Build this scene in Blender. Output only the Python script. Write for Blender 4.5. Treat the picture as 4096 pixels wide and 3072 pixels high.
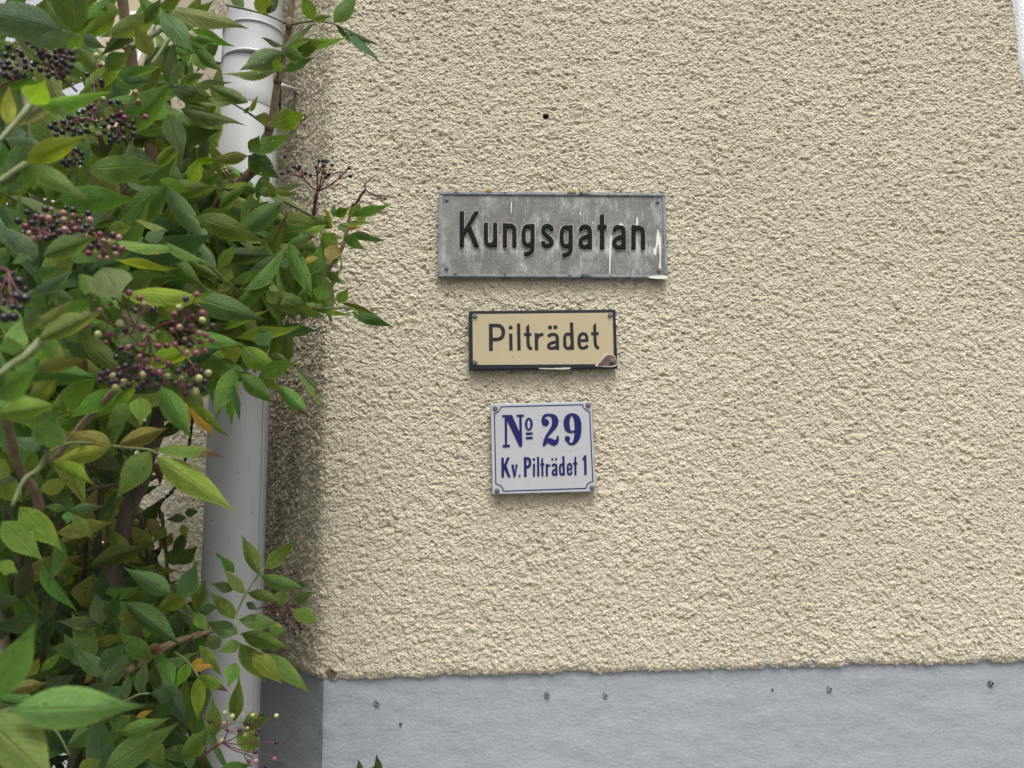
import bpy, bmesh, math, random
import numpy as np
from mathutils import Vector, Matrix

# ---------------------------------------------------------------- scene, camera, light
scene = bpy.context.scene
for o in list(bpy.data.objects):
    bpy.data.objects.remove(o)
COL = scene.collection
random.seed(7)
rng = np.random.default_rng(11)
R_ = math.radians

CAM = np.array([0.0, -1.4, 1.6])
FPX = 3077.0


def basis(yaw, pitch, roll):
    cy, sy, cp, sp = math.cos(yaw), math.sin(yaw), math.cos(pitch), math.sin(pitch)
    f = np.array([sy * cp, cy * cp, sp]); r = np.array([cy, -sy, 0.0]); u = np.cross(r, f)
    c, s = math.cos(roll), math.sin(roll)
    return c * r + s * u, c * u - s * r, f


CR, CU, CF = basis(R_(1.5), R_(8.5), R_(-1.0))
cam_data = bpy.data.cameras.new('camera')
cam_data.sensor_width = 36.0
cam_data.lens = FPX / 4096 * 36.0
cam_data.clip_start = 0.02
cam_data.clip_end = 2000
cam_data.dof.use_dof = True
cam_data.dof.focus_distance = 1.42
cam_data.dof.aperture_fstop = 7.5
cam = bpy.data.objects.new('camera', cam_data)
COL.objects.link(cam)
cam.matrix_world = Matrix(((CR[0], CU[0], -CF[0], CAM[0]), (CR[1], CU[1], -CF[1], CAM[1]),
                           (CR[2], CU[2], -CF[2], CAM[2]), (0, 0, 0, 1)))
scene.camera = cam

world = bpy.data.worlds.new('World'); scene.world = world; world.use_nodes = True
wn = world.node_tree.nodes; wl = world.node_tree.links
bg = wn['Background']
sky = wn.new('ShaderNodeTexSky'); sky.sky_type = 'NISHITA'; sky.sun_disc = False
SUN_EL, SUN_AZ = R_(64), R_(166)            # azimuth measured clockwise from +Y
sky.sun_elevation = SUN_EL; sky.sun_rotation = SUN_AZ
sky.dust_density = 6.0; sky.air_density = 1.0; sky.ozone_density = 1.0
hs = wn.new('ShaderNodeHueSaturation'); hs.inputs['Saturation'].default_value = 0.12   # overcast: nearly white cloud
wl.new(sky.outputs[0], hs.inputs['Color']); wl.new(hs.outputs[0], bg.inputs[0])
bg.inputs[1].default_value = 0.15

sun_d = bpy.data.lights.new('sun', 'SUN'); sun_d.energy = 1.5; sun_d.angle = R_(22); sun_d.color = (1.0, 0.965, 0.91)
sun = bpy.data.objects.new('sun', sun_d); COL.objects.link(sun)
sd = Vector((math.sin(SUN_AZ) * math.cos(SUN_EL), math.cos(SUN_AZ) * math.cos(SUN_EL), math.sin(SUN_EL)))
sun.rotation_euler = sd.to_track_quat('Z', 'Y').to_euler()
sun.location = (0, -4, 8)

scene.render.engine = 'CYCLES'
vs = scene.view_settings
vs.view_transform = 'Standard'; vs.look = 'None'; vs.gamma = 1; vs.use_curve_mapping = False
vs.exposure = 0.66


# ---------------------------------------------------------------- helpers
def ray(px, py):
    return CF + CR * ((px - 2048) / FPX) + CU * ((1536 - py) / FPX)


def P(px, py, d):
    return CAM + ray(px, py) * d


def on_wall(px, py, y=0.0):
    d = ray(px, py); return CAM + d * ((y - CAM[1]) / d[1])


def link(o, parent=None):
    COL.objects.link(o)
    if parent is not None:
        o.parent = parent
    return o


def mesh_obj(name, verts, faces, mat, parent=None, smooth=False):
    me = bpy.data.meshes.new(name)
    me.from_pydata([tuple(map(float, v)) for v in verts], [], [tuple(f) for f in faces])
    if smooth:
        me.polygons.foreach_set('use_smooth', [True] * len(me.polygons))
    if mat is not None:
        me.materials.append(mat)
    me.update()
    return link(bpy.data.objects.new(name, me), parent)


def bm_obj(name, bm, mat, parent=None, smooth=False):
    bmesh.ops.recalc_face_normals(bm, faces=bm.faces)
    me = bpy.data.meshes.new(name); bm.to_mesh(me); bm.free()
    if smooth:
        me.polygons.foreach_set('use_smooth', [True] * len(me.polygons))
    me.materials.append(mat)
    return link(bpy.data.objects.new(name, me), parent)


def thing(name, label, cat, loc=(0, 0, 0), rot=None, group=None):
    o = bpy.data.objects.new(name, None); COL.objects.link(o)
    o.empty_display_size = 0.05
    o.location = loc
    if rot is not None:
        o.rotation_euler = rot
    o['label'] = label; o['category'] = cat
    if group:
        o['group'] = group
    return o


def box(bm, x0, x1, y0, y1, z0, z1):
    v = [bm.verts.new(c) for c in ((x0, y0, z0), (x1, y0, z0), (x1, y1, z0), (x0, y1, z0),
                                   (x0, y0, z1), (x1, y0, z1), (x1, y1, z1), (x0, y1, z1))]
    for f in ((0, 3, 2, 1), (4, 5, 6, 7), (0, 1, 5, 4), (1, 2, 6, 5), (2, 3, 7, 6), (3, 0, 4, 7)):
        bm.faces.new([v[i] for i in f])


def tube_data(pts, rad, sides=8, cap=True):
    """verts, faces of a tube through pts (radius constant or per point)"""
    pts = [Vector(tuple(map(float, p))) for p in pts]
    n = len(pts)
    rad = [rad] * n if np.isscalar(rad) else list(rad)
    V, F = [], []
    t0 = (pts[1] - pts[0]).normalized()
    nrm = t0.orthogonal().normalized()
    for i, p in enumerate(pts):
        t = (pts[min(i + 1, n - 1)] - pts[max(i - 1, 0)])
        t = t.normalized() if t.length > 1e-9 else t0
        nrm = (nrm - t * nrm.dot(t)).normalized()
        b = t.cross(nrm)
        for k in range(sides):
            a = 2 * math.pi * k / sides
            V.append(p + (nrm * math.cos(a) + b * math.sin(a)) * rad[i])
    for i in range(n - 1):
        for k in range(sides):
            k2 = (k + 1) % sides
            F.append((i * sides + k, i * sides + k2, (i + 1) * sides + k2, (i + 1) * sides + k))
    if cap:
        F.append(tuple(range(sides))[::-1]); F.append(tuple((n - 1) * sides + k for k in range(sides)))
    return V, F


def merge(parts):
    V, F = [], []
    for v, f in parts:
        o = len(V); V += list(v); F += [tuple(i + o for i in q) for q in f]
    return V, F


def smooth_path(pts, sub=6):
    """Catmull-Rom through pts"""
    pts = [np.array(p, float) for p in pts]
    if len(pts) < 3:
        return pts
    ext = [2 * pts[0] - pts[1]] + pts + [2 * pts[-1] - pts[-2]]
    out = []
    for i in range(1, len(ext) - 2):
        p0, p1, p2, p3 = ext[i - 1:i + 3]
        for k in range(sub):
            t = k / sub
            out.append(0.5 * (2 * p1 + (p2 - p0) * t + (2 * p0 - 5 * p1 + 4 * p2 - p3) * t * t + (3 * p1 - p0 - 3 * p2 + p3) * t ** 3))
    out.append(pts[-1])
    return out


# gradient noise on arrays
def perlin(x, y, seed=0):
    xi = np.floor(x).astype(np.int64); yi = np.floor(y).astype(np.int64)
    xf = x - xi; yf = y - yi

    def g(ix, iy):
        h = (ix * 374761393 + iy * 668265263 + seed * 974634777) & 0xFFFFFFFF
        h = ((h ^ (h >> 13)) * 1274126177) & 0xFFFFFFFF
        h = h ^ (h >> 16)
        return (h & 0xFFFF) * (2 * math.pi / 65536.0)

    def dotg(ix, iy, dx, dy):
        a = g(ix, iy); return np.cos(a) * dx + np.sin(a) * dy
    u = xf * xf * xf * (xf * (xf * 6 - 15) + 10); v = yf * yf * yf * (yf * (yf * 6 - 15) + 10)
    a = dotg(xi, yi, xf, yf); b = dotg(xi + 1, yi, xf - 1, yf)
    c = dotg(xi, yi + 1, xf, yf - 1); d = dotg(xi + 1, yi + 1, xf - 1, yf - 1)
    return (a * (1 - u) + b * u) * (1 - v) + (c * (1 - u) + d * u) * v      # about -0.7..0.7


def clots(x, y, seed, rmin=0.35, rmax=0.85, prob=1.0):
    """rounded grains: highest dome over each point, 0..about 1"""
    xi = np.floor(x).astype(np.int64); yi = np.floor(y).astype(np.int64)
    best = np.zeros(x.shape)
    for dx in (-1, 0, 1):
        for dy in (-1, 0, 1):
            ix, iy = xi + dx, yi + dy
            h = (ix * 374761393 + iy * 668265263 + seed * 974634777) & 0xFFFFFFFF
            h = ((h ^ (h >> 13)) * 1274126177) & 0xFFFFFFFF; h = h ^ (h >> 16)
            px = ix + (h & 0xFF) / 255.0; py = iy + ((h >> 8) & 0xFF) / 255.0
            r = rmin + (rmax - rmin) * ((h >> 16) & 0xFF) / 255.0
            q = 1 - ((x - px) ** 2 + (y - py) ** 2) / (r * r)
            d = np.sqrt(np.clip(q, 0, 1)) * r
            if prob < 1:
                d = np.where(((h >> 24) & 0xFF) / 255.0 < prob, d, 0)
            best = np.maximum(best, d)
    return best


# ---------------------------------------------------------------- materials
class NT:
    def __init__(s, name):
        s.m = bpy.data.materials.new(name); s.m.use_nodes = True
        s.n = s.m.node_tree.nodes; s.l = s.m.node_tree.links
        s.b = s.n['Principled BSDF']; s.out = s.n['Material Output']

    def put(s, sock, val):
        if isinstance(val, bpy.types.NodeSocket):
            s.l.new(val, sock)
        elif isinstance(val, (tuple, list)) and len(val) == 3 and sock.type == 'RGBA':
            sock.default_value = (*val, 1)
        else:
            sock.default_value = val

    def coords(s, kind='Object', scale=(1, 1, 1), loc=(0, 0, 0)):
        tc = s.n.new('ShaderNodeTexCoord'); mp = s.n.new('ShaderNodeMapping')
        mp.inputs['Scale'].default_value = scale; mp.inputs['Location'].default_value = loc
        s.l.new(tc.outputs[kind], mp.inputs['Vector'])
        return mp.outputs[0]

    def noise(s, vec, scale, detail=3, rough=0.55, out='Fac'):
        t = s.n.new('ShaderNodeTexNoise'); s.l.new(vec, t.inputs['Vector'])
        t.inputs['Scale'].default_value = scale; t.inputs['Detail'].default_value = detail
        t.inputs['Roughness'].default_value = rough
        return t.outputs[out]

    def ramp(s, fac, a, b, c0=(0, 0, 0), c1=(1, 1, 1)):
        r = s.n.new('ShaderNodeValToRGB'); s.l.new(fac, r.inputs[0])
        e = r.color_ramp.elements
        e[0].position = a; e[1].position = b; e[0].color = (*c0, 1); e[1].color = (*c1, 1)
        return r.outputs[0]

    def math(s, op, a, b=0.0, clamp=False):
        m = s.n.new('ShaderNodeMath'); m.operation = op; m.use_clamp = clamp
        s.put(m.inputs[0], a); s.put(m.inputs[1], b)
        return m.outputs[0]

    def mix(s, fac, a, b, mode='MIX'):
        m = s.n.new('ShaderNodeMixRGB'); m.blend_type = mode
        s.put(m.inputs[0], fac); s.put(m.inputs[1], a); s.put(m.inputs[2], b)
        return m.outputs[0]

    def bump(s, h, dist, strength=1.0):
        b = s.n.new('ShaderNodeBump'); b.inputs['Distance'].default_value = dist; b.inputs['Strength'].default_value = strength
        s.l.new(h, b.inputs['Height']); s.l.new(b.outputs[0], s.b.inputs['Normal'])
        return b.outputs[0]

    def set(s, color=None, rough=None, metal=None, spec=None):
        if color is not None: s.put(s.b.inputs['Base Color'], color)
        if rough is not None: s.put(s.b.inputs['Roughness'], rough)
        if metal is not None: s.put(s.b.inputs['Metallic'], metal)
        if spec is not None: s.put(s.b.inputs['Specular IOR Level'], spec)
        return s.m


def simple(name, color, rough=0.6, var=0.12, scale=40, metal=0.0, bump=0.0, bscale=200, spec=None):
    t = NT(name); c = t.coords()
    n = t.noise(c, scale, 4)
    lo = tuple(x * (1 - var) for x in color); hi = tuple(min(1, x * (1 + var)) for x in color)
    t.set(t.ramp(n, 0.3, 0.7, lo, hi), rough, metal, spec)
    if bump:
        t.bump(t.noise(c, bscale, 4), bump)
    return t.m


def render_material():
    t = NT('beige_roughcast'); c = t.coords()
    big = t.noise(c, 2.2, 4)
    col = t.ramp(big, 0.3, 0.72, (0.635, 0.571, 0.449), (0.72, 0.656, 0.524))
    fine = t.ramp(t.noise(c, 380, 4, 0.65), 0.34, 0.62, (0.56, 0.53, 0.47), (1.06, 1.06, 1.06))
    col = t.mix(1.0, col, fine, 'MULTIPLY')
    # stains stored on the mesh: r = grime plus painted shade of the canted wall, g = broken edge, b = blue paint smear
    at = t.n.new('ShaderNodeAttribute'); at.attribute_name = 'stain'
    sp = t.n.new('ShaderNodeSeparateColor'); t.l.new(at.outputs['Color'], sp.inputs[0])
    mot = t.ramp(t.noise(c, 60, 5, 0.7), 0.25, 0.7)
    dirt_shade = t.math('MULTIPLY', sp.outputs[0], t.math('ADD', t.math('MULTIPLY', mot, 0.6), 0.4), True)
    col = t.mix(dirt_shade, col, (0.18, 0.14, 0.075))
    col = t.mix(sp.outputs[1], col, (0.085, 0.066, 0.05))
    col = t.mix(t.math('MULTIPLY', sp.outputs[2], mot), col, (0.23, 0.27, 0.30))
    t.set(col, 0.95, 0, 0.15)
    t.bump(t.noise(c, 360, 5, 0.7), 0.0048, 1.0)
    return t.m


def plinth_material():
    t = NT('grey_plinth_paint')
    c = t.coords(); cs = t.coords(scale=(1, 1, 1.7))
    col = t.ramp(t.noise(c, 6.0, 7, 0.65), 0.3, 0.75, (0.235, 0.254, 0.279), (0.272, 0.29, 0.311))
    col = t.mix(t.ramp(t.noise(c, 160, 3), 0.45, 0.8), col, (0.285, 0.305, 0.333))
    # scuffs
    col = t.mix(t.math('MULTIPLY', t.ramp(t.noise(t.coords(scale=(3, 3, 1)), 24, 6, 0.7), 0.66, 0.74), 0.25), col, (0.24, 0.25, 0.27))
    t.set(col, 0.55, 0, 0.35)
    h = t.math('ADD', t.noise(cs, 110, 5, 0.62), t.math('MULTIPLY', t.noise(cs, 300, 3), 0.35))
    t.bump(h, 0.0027, 0.5)
    return t.m


def pipe_material():
    t = NT('pale_grey_pipe_paint'); c = t.coords()
    col = t.ramp(t.noise(c, 5, 4), 0.3, 0.7, (0.35, 0.357, 0.358), (0.395, 0.401, 0.398))
    grime = t.ramp(t.noise(t.coords(scale=(26, 26, 3)), 7, 6, 0.7), 0.56, 0.76)
    col = t.mix(t.math('MULTIPLY', grime, 0.55), col, (0.20, 0.26, 0.24))
    spots = t.ramp(t.noise(c, 150, 2, 0.4), 0.735, 0.76)
    col = t.mix(t.math('MULTIPLY', spots, 0.8), col, (0.07, 0.065, 0.06))
    t.set(col, 0.42, 0, 0.4)
    t.bump(t.noise(c, 30, 3), 0.002, 0.25)
    return t.m


def bark_material(name, a, b, scale=90):
    t = NT(name); c = t.coords(scale=(1, 1, 0.22)); cc = t.coords()
    n = t.noise(c, scale, 6, 0.7)
    col = t.ramp(n, 0.25, 0.75, a, b)
    dots = t.ramp(t.noise(cc, 420, 2), 0.66, 0.7)
    col = t.mix(t.math('MULTIPLY', dots, 0.7), col, tuple(x * 0.35 for x in a))
    t.set(col, 0.85, 0, 0.2)
    t.bump(n, 0.006, 0.9)
    return t.m


def leaf_material(name, source):
    t = NT(name)
    if source == 'object':
        oi = t.n.new('ShaderNodeObjectInfo'); base = oi.outputs['Color']; rnd = oi.outputs['Random']; flag = t.math('LESS_THAN', oi.outputs['Alpha'], 0.5); ok = t.math('GREATER_THAN', oi.outputs['Alpha'], 0.9)
    else:
        at = t.n.new('ShaderNodeAttribute'); at.attribute_name = 'tone'; base = at.outputs['Color']; rnd = at.outputs['Alpha']; flag = t.math('LESS_THAN', rnd, 0.02); ok = 1.0
    uv = t.n.new('ShaderNodeUVMap')
    sx = t.n.new('ShaderNodeSeparateXYZ'); t.l.new(uv.outputs[0], sx.inputs[0])
    u, v = sx.outputs[0], sx.outputs[1]
    av = t.math('ABSOLUTE', t.math('MULTIPLY', t.math('SUBTRACT', v, 0.5), 2.0))
    # veins
    mid = t.math('SUBTRACT', 1.0, t.math('DIVIDE', av, 0.075), True)
    ph = t.math('SUBTRACT', t.math('MULTIPLY', u, 11.0), t.math('MULTIPLY', av, 3.2))
    fr = t.math('ABSOLUTE', t.math('SUBTRACT', t.math('FRACT', ph), 0.5))
    side = t.math('SUBTRACT', 1.0, t.math('DIVIDE', fr, 0.09), True)
    vein = t.math('MAXIMUM', mid, t.math('MULTIPLY', side, 0.42))
    # mottling, moved about per leaf
    cmb = t.n.new('ShaderNodeCombineXYZ')
    t.put(cmb.inputs[0], t.math('MULTIPLY', u, 2.2)); t.put(cmb.inputs[1], v); t.put(cmb.inputs[2], t.math('MULTIPLY', rnd, 90.0))
    nz = t.noise(cmb.outputs[0], 3.0, 5, 0.6)
    col = t.mix(1.0, base, t.ramp(nz, 0.25, 0.75, (0.72, 0.76, 0.72), (1.25, 1.2, 1.2)), 'MULTIPLY')
    rim = t.math('POWER', av, 9.0)
    light = t.mix(1.0, base, (2.3, 1.9, 1.9), 'MULTIPLY')
    col = t.mix(t.math('MULTIPLY', vein, 0.75), col, light)
    col = t.mix(t.math('MULTIPLY', rim, 0.5), col, light)
    fleck = t.ramp(t.noise(cmb.outputs[0], 22.0, 3, 0.6), 0.66, 0.7)
    patch = t.math('MULTIPLY', fleck, t.ramp(nz, 0.45, 0.62))
    col = t.mix(t.math('MULTIPLY', patch, 0.75), col, (0.33, 0.32, 0.07))
    sick = t.math('MULTIPLY', t.math('GREATER_THAN', rnd, 0.82), ok)
    yel = t.math('MULTIPLY', sick, t.math('MULTIPLY', t.ramp(t.math('ADD', nz, t.math('MULTIPLY', rim, 0.22)), 0.58, 0.72), 0.8))
    col = t.mix(yel, col, (0.30, 0.28, 0.05))
    tipm = t.ramp(t.math('ADD', u, t.math('MULTIPLY', t.math('SUBTRACT', nz, 0.5), 0.5)), 0.68, 0.74)
    col = t.mix(t.math('MULTIPLY', t.math('MULTIPLY', tipm, flag), 0.9), col, t.mix(t.ramp(nz, 0.4, 0.7), (0.10, 0.034, 0.036), (0.16, 0.11, 0.045)))
    geo = t.n.new('ShaderNodeNewGeometry')
    under = t.mix(0.5, col, (0.20, 0.25, 0.13))
    col = t.mix(t.math('MULTIPLY', geo.outputs['Backfacing'], 0.7), col, under)
    t.set(col, 0.55, 0, 0.25)
    h = t.math('SUBTRACT', t.math('MULTIPLY', t.noise(cmb.outputs[0], 14.0, 3), 0.35), t.math('MULTIPLY', vein, 0.5))
    nb = t.bump(h, 0.004, 0.9)
    tr = t.n.new('ShaderNodeBsdfTranslucent')
    t.l.new(t.mix(1.0, col, (1.5, 1.5, 0.55), 'MULTIPLY'), tr.inputs[0]); t.l.new(nb, tr.inputs['Normal'])
    mx = t.n.new('ShaderNodeMixShader'); mx.inputs[0].default_value = 0.36
    t.l.new(t.b.outputs[0], mx.inputs[1]); t.l.new(tr.outputs[0], mx.inputs[2])
    # insect holes in some leaves
    hole = t.math('MULTIPLY', t.math('GREATER_THAN', t.noise(cmb.outputs[0], 7.0, 1.5), 0.705), t.math('GREATER_THAN', t.math('FRACT', t.math('MULTIPLY', rnd, 7.0)), 0.55))
    tp = t.n.new('ShaderNodeBsdfTransparent'); m2 = t.n.new('ShaderNodeMixShader')
    t.l.new(hole, m2.inputs[0]); t.l.new(mx.outputs[0], m2.inputs[1]); t.l.new(tp.outputs[0], m2.inputs[2]); t.l.new(m2.outputs[0], t.out.inputs[0])
    return t.m


def berry_material():
    t = NT('elder_berry_skin')
    oi = t.n.new('ShaderNodeObjectInfo')
    c = t.coords(); n = t.noise(c, 240, 3)
    col = t.mix(1.0, oi.outputs['Color'], t.ramp(n, 0.3, 0.7, (0.75, 0.75, 0.75), (1.3, 1.25, 1.25)), 'MULTIPLY')
    t.set(col, 0.38, 0, 0.45)
    return t.m


def cast_plate_material():
    t = NT('weathered_cast_metal'); c = t.coords()
    a = t.noise(c, 14, 6, 0.65)
    col = t.ramp(a, 0.3, 0.7, (0.105, 0.10, 0.088), (0.185, 0.18, 0.168))
    cloud = t.ramp(t.noise(t.coords(scale=(1, 1, 0.38), loc=(3, 1, 7)), 30, 6, 0.75), 0.49, 0.66)
    col = t.mix(t.math('MULTIPLY', cloud, 0.75), col, (0.37, 0.38, 0.385))
    # pale bloom around and below the letters
    sep = t.n.new('ShaderNodeSeparateXYZ'); t.l.new(t.coords(), sep.inputs[0])
    zz = t.math('ABSOLUTE', t.math('ADD', sep.outputs[2], 0.022))
    band = t.math('SUBTRACT', 1.0, t.math('DIVIDE', zz, 0.028), True)
    streak = t.ramp(t.noise(t.coords(scale=(1, 1, 0.35), loc=(5, 5, 5)), 55, 5, 0.7), 0.47, 0.64)
    col = t.mix(t.math('MULTIPLY', t.math('MULTIPLY', band, streak), 0.75), col, (0.56, 0.56, 0.54))
    sp = t.ramp(t.noise(c, 800, 2, 0.5), 0.635, 0.72)
    col = t.mix(sp, col, (0.55, 0.55, 0.53))
    dk = t.ramp(t.noise(t.coords(loc=(9, 2, 2)), 500, 2, 0.5), 0.70, 0.76)
    col = t.mix(dk, col, (0.09, 0.085, 0.08))
    t.set(col, 0.72, 0.25, 0.3)
    t.bump(t.noise(c, 260, 5, 0.7), 0.0015, 0.7)
    return t.m


def frame_material():
    t = NT('worn_black_frame'); c = t.coords()
    a = t.noise(c, 26, 6, 0.7)
    col = t.ramp(t.noise(c, 160, 4, 0.7), 0.3, 0.7, (0.13, 0.135, 0.145), (0.25, 0.255, 0.265))
    col = t.mix(t.ramp(a, 0.56, 0.62), col, (0.018, 0.02, 0.024))
    col = t.mix(t.ramp(t.noise(t.coords(loc=(4, 4, 1)), 34, 6, 0.7), 0.60, 0.68), col, (0.40, 0.41, 0.41))
    t.set(col, 0.6, 0.3, 0.4)
    t.bump(a, 0.001, 0.6)
    return t.m


def letter_black_material():
    t = NT('worn_black_letter'); c = t.coords()
    n = t.noise(c, 190, 5, 0.7)
    col = t.ramp(n, 0.70, 0.84, (0.003, 0.0032, 0.004), (0.10, 0.10, 0.105))
    t.set(col, 0.5, 0, 0.12)
    t.bump(n, 0.0012, 0.6)
    return t.m


def enamel(name, color, stain, amount=0.5, scale=18, specks=True, edge=None):
    t = NT(name); c = t.coords()
    lo = tuple(x * 0.93 for x in color)
    col = t.ramp(t.noise(c, 9, 5), 0.3, 0.7, lo, color)
    st = t.ramp(t.noise(c, scale, 6, 0.7), 0.60, 0.80)
    col = t.mix(t.math('MULTIPLY', st, amount), col, stain)
    if specks:
        sp = t.ramp(t.noise(t.coords(loc=(2, 8, 3)), 190, 2, 0.4), 0.755, 0.775)
        col = t.mix(sp, col, (0.06, 0.04, 0.03))
    if edge is not None:
        sep = t.n.new('ShaderNodeSeparateXYZ'); t.l.new(t.coords(), sep.inputs[0])
        e = t.ramp(t.math('ADD', sep.outputs[0], t.math('MULTIPLY', t.math('SUBTRACT', t.noise(c, 45, 5, 0.7), 0.5), 0.02)), edge, min(1, edge + 0.004))
        col = t.mix(t.math('MULTIPLY', e, 0.8), col, (0.22, 0.12, 0.045))
    t.set(col, 0.30, 0, 0.3)
    t.bump(t.noise(c, 60, 3), 0.0008, 0.35)
    return t.m


M = {}
M['render'] = render_material()
M['plinth'] = plinth_material()
M['pipe'] = pipe_material()
M['dark_gap'] = simple('black_rubber', (0.02, 0.02, 0.02), 0.7)
M['tape'] = simple('grey_tape_residue', (0.33, 0.33, 0.32), 0.8, 0.35, 120)
M['zinc'] = simple('dull_zinc', (0.105, 0.11, 0.118), 0.5, 0.3, 300, metal=0.3, bump=0.0006, bscale=600)
M['rod'] = simple('grey_steel_rod', (0.36, 0.35, 0.335), 0.5, 0.2, 120, metal=0.3)
M['white_render'] = simple('white_fine_render', (0.80, 0.81, 0.83), 0.9, 0.06, 30, bump=0.004, bscale=260)
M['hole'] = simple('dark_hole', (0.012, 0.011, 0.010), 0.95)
M['plug'] = simple('pale_plastic_plug', (0.24, 0.25, 0.26), 0.5, 0.15, 200)
M['mortar'] = simple('brown_mortar', (0.12, 0.08, 0.055), 0.95, 0.3, 120, bump=0.003, bscale=400)
M['plate'] = cast_plate_material()
M['frame'] = frame_material()
M['halo'] = simple('bare_letter_edge', (0.30, 0.275, 0.225), 0.8, 0.35, 160)
M['letter'] = letter_black_material()
M['drip'] = simple('cream_paint_drip', (0.56, 0.545, 0.485), 0.55, 0.08, 200)
M['lichen'] = simple('orange_lichen', (0.34, 0.22, 0.035), 0.95, 0.35, 300, bump=0.002, bscale=700)
M['black_enamel'] = enamel('black_enamel', (0.008, 0.010, 0.016), (0.05, 0.05, 0.055), 0.4, 30, False)
M['cream_enamel'] = enamel('cream_enamel', (0.375, 0.312, 0.198), (0.29, 0.24, 0.155), 0.35)
M['print'] = enamel('dark_grey_print', (0.009, 0.010, 0.012), (0.03, 0.03, 0.03), 0.3, 30, False)
M['rust'] = simple('rusty_bare_steel', (0.105, 0.055, 0.045), 0.7, 0.5, 130, metal=0.2, bump=0.002, bscale=500)
M['chip'] = simple('chipped_enamel_edge', (0.40, 0.38, 0.32), 0.5, 0.25, 300)
M['washer'] = simple('rust_stained_washer', (0.25, 0.215, 0.17), 0.7, 0.4, 200)
M['white_enamel'] = enamel('white_enamel', (0.37, 0.38, 0.40), (0.24, 0.235, 0.22), 0.45, 14, True, 0.0895)
M['blue_enamel'] = enamel('blue_enamel', (0.006, 0.007, 0.085), (0.015, 0.015, 0.11), 0.4, 40, False)
M['young_bark'] = bark_material('young_elder_bark', (0.105, 0.072, 0.045), (0.235, 0.17, 0.11))
M['old_bark'] = bark_material('old_elder_bark', (0.024, 0.018, 0.013), (0.135, 0.105, 0.08), 45)
M['pale_bark'] = bark_material('pale_elder_bark', (0.26, 0.22, 0.16), (0.42, 0.37, 0.29))
M['stalk'] = simple('green_leaf_stalk', (0.10, 0.125, 0.045), 0.6, 0.3, 60)
M['red_stalk'] = simple('red_berry_stalk', (0.085, 0.012, 0.019), 0.5, 0.3, 90)
M['leaf'] = leaf_material('elder_leaf', 'object')
M['foliage'] = leaf_material('elder_foliage', 'attribute')
M['berry'] = berry_material()
M['dead'] = simple('dead_brown_leaf', (0.10, 0.05, 0.022), 0.85, 0.4, 90)
M['cable'] = simple('black_cable', (0.012, 0.012, 0.014), 0.4)
M['paving'] = simple('grey_concrete_paving', (0.21, 0.205, 0.195), 0.9, 0.18, 12, bump=0.003, bscale=200)
M['asphalt'] = simple('asphalt', (0.06, 0.06, 0.062), 0.9, 0.25, 30, bump=0.004, bscale=300)
M['far_tan'] = simple('tan_far_render', (0.50, 0.42, 0.285), 0.95, 0.10, 60, bump=0.01, bscale=160)
M['far_white'] = simple('white_far_render', (0.78, 0.78, 0.77), 0.9, 0.05, 3)
M['glass'] = simple('dark_window_glass', (0.02, 0.024, 0.028), 0.08)
M['roof'] = simple('dark_roof_tile', (0.075, 0.07, 0.068), 0.85, 0.3, 20)
M['soil'] = simple('dark_soil', (0.045, 0.033, 0.024), 0.98, 0.4, 40, bump=0.02, bscale=60)

# ---------------------------------------------------------------- ground
def ground():
    me = mesh_obj('ground', [(-400, -400, -0.004), (400, -400, -0.004), (400, 400, -0.004), (-400, 400, -0.004)], [(0, 1, 2, 3)], M['asphalt'])
    me['kind'] = 'structure'
    bm = bmesh.new(); box(bm, -30, 30, -3.4, 5.2, -0.06, 0.11)
    pv = bm_obj('pavement', bm, M['paving']); pv['kind'] = 'structure'
    # planting bed in which the shrub stands
    n = 26; V = []; F = []
    for j in range(n):
        for i in range(n):
            x = -2.1 + 1.75 * i / (n - 1); y = -0.72 + 1.55 * j / (n - 1)
            e = min(i, j, n - 1 - i, n - 1 - j)
            z = 0.10 + (0.0 if e == 0 else 0.05 + 0.05 * float(perlin(np.array([x * 5.0]), np.array([y * 5.0]), 3)[0]))
            V.append((x, y, z))
    for j in range(n - 1):
        for i in range(n - 1):
            F.append((j * n + i, j * n + i + 1, (j + 1) * n + i + 1, (j + 1) * n + i))
    # keep the bed out of the house: soil stops along the chamfered wall
    so = mesh_obj('soil', V, F, M['soil'], None, True); so['kind'] = 'structure'
ground()

# ---------------------------------------------------------------- the house corner
ZP = 1.298                       # top of the grey plinth
XC = -0.304                      # wall corner
DCH = np.array([-0.616, 0.788])  # direction of the canted wall, seen going away from the corner
S_END = 1.40
house = thing('house', 'beige roughcast house corner with grey painted plinth and canted left wall', 'house', (XC, 0, 0))
HOFF = np.array([XC, 0.0, 0.0])


def grid_lines(a, f0, f1, b, fine, coarse):
    out = []
    if a < f0:
        out += list(np.arange(a, f0 - coarse * 0.5, coarse))
    out += list(np.linspace(f0, f1, int(round((f1 - f0) / fine)) + 1))
    if b > f1:
        out += list(np.linspace(f1, b, max(2, int((b - f1) / coarse)) + 1)[1:])
    return np.array(out)


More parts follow.
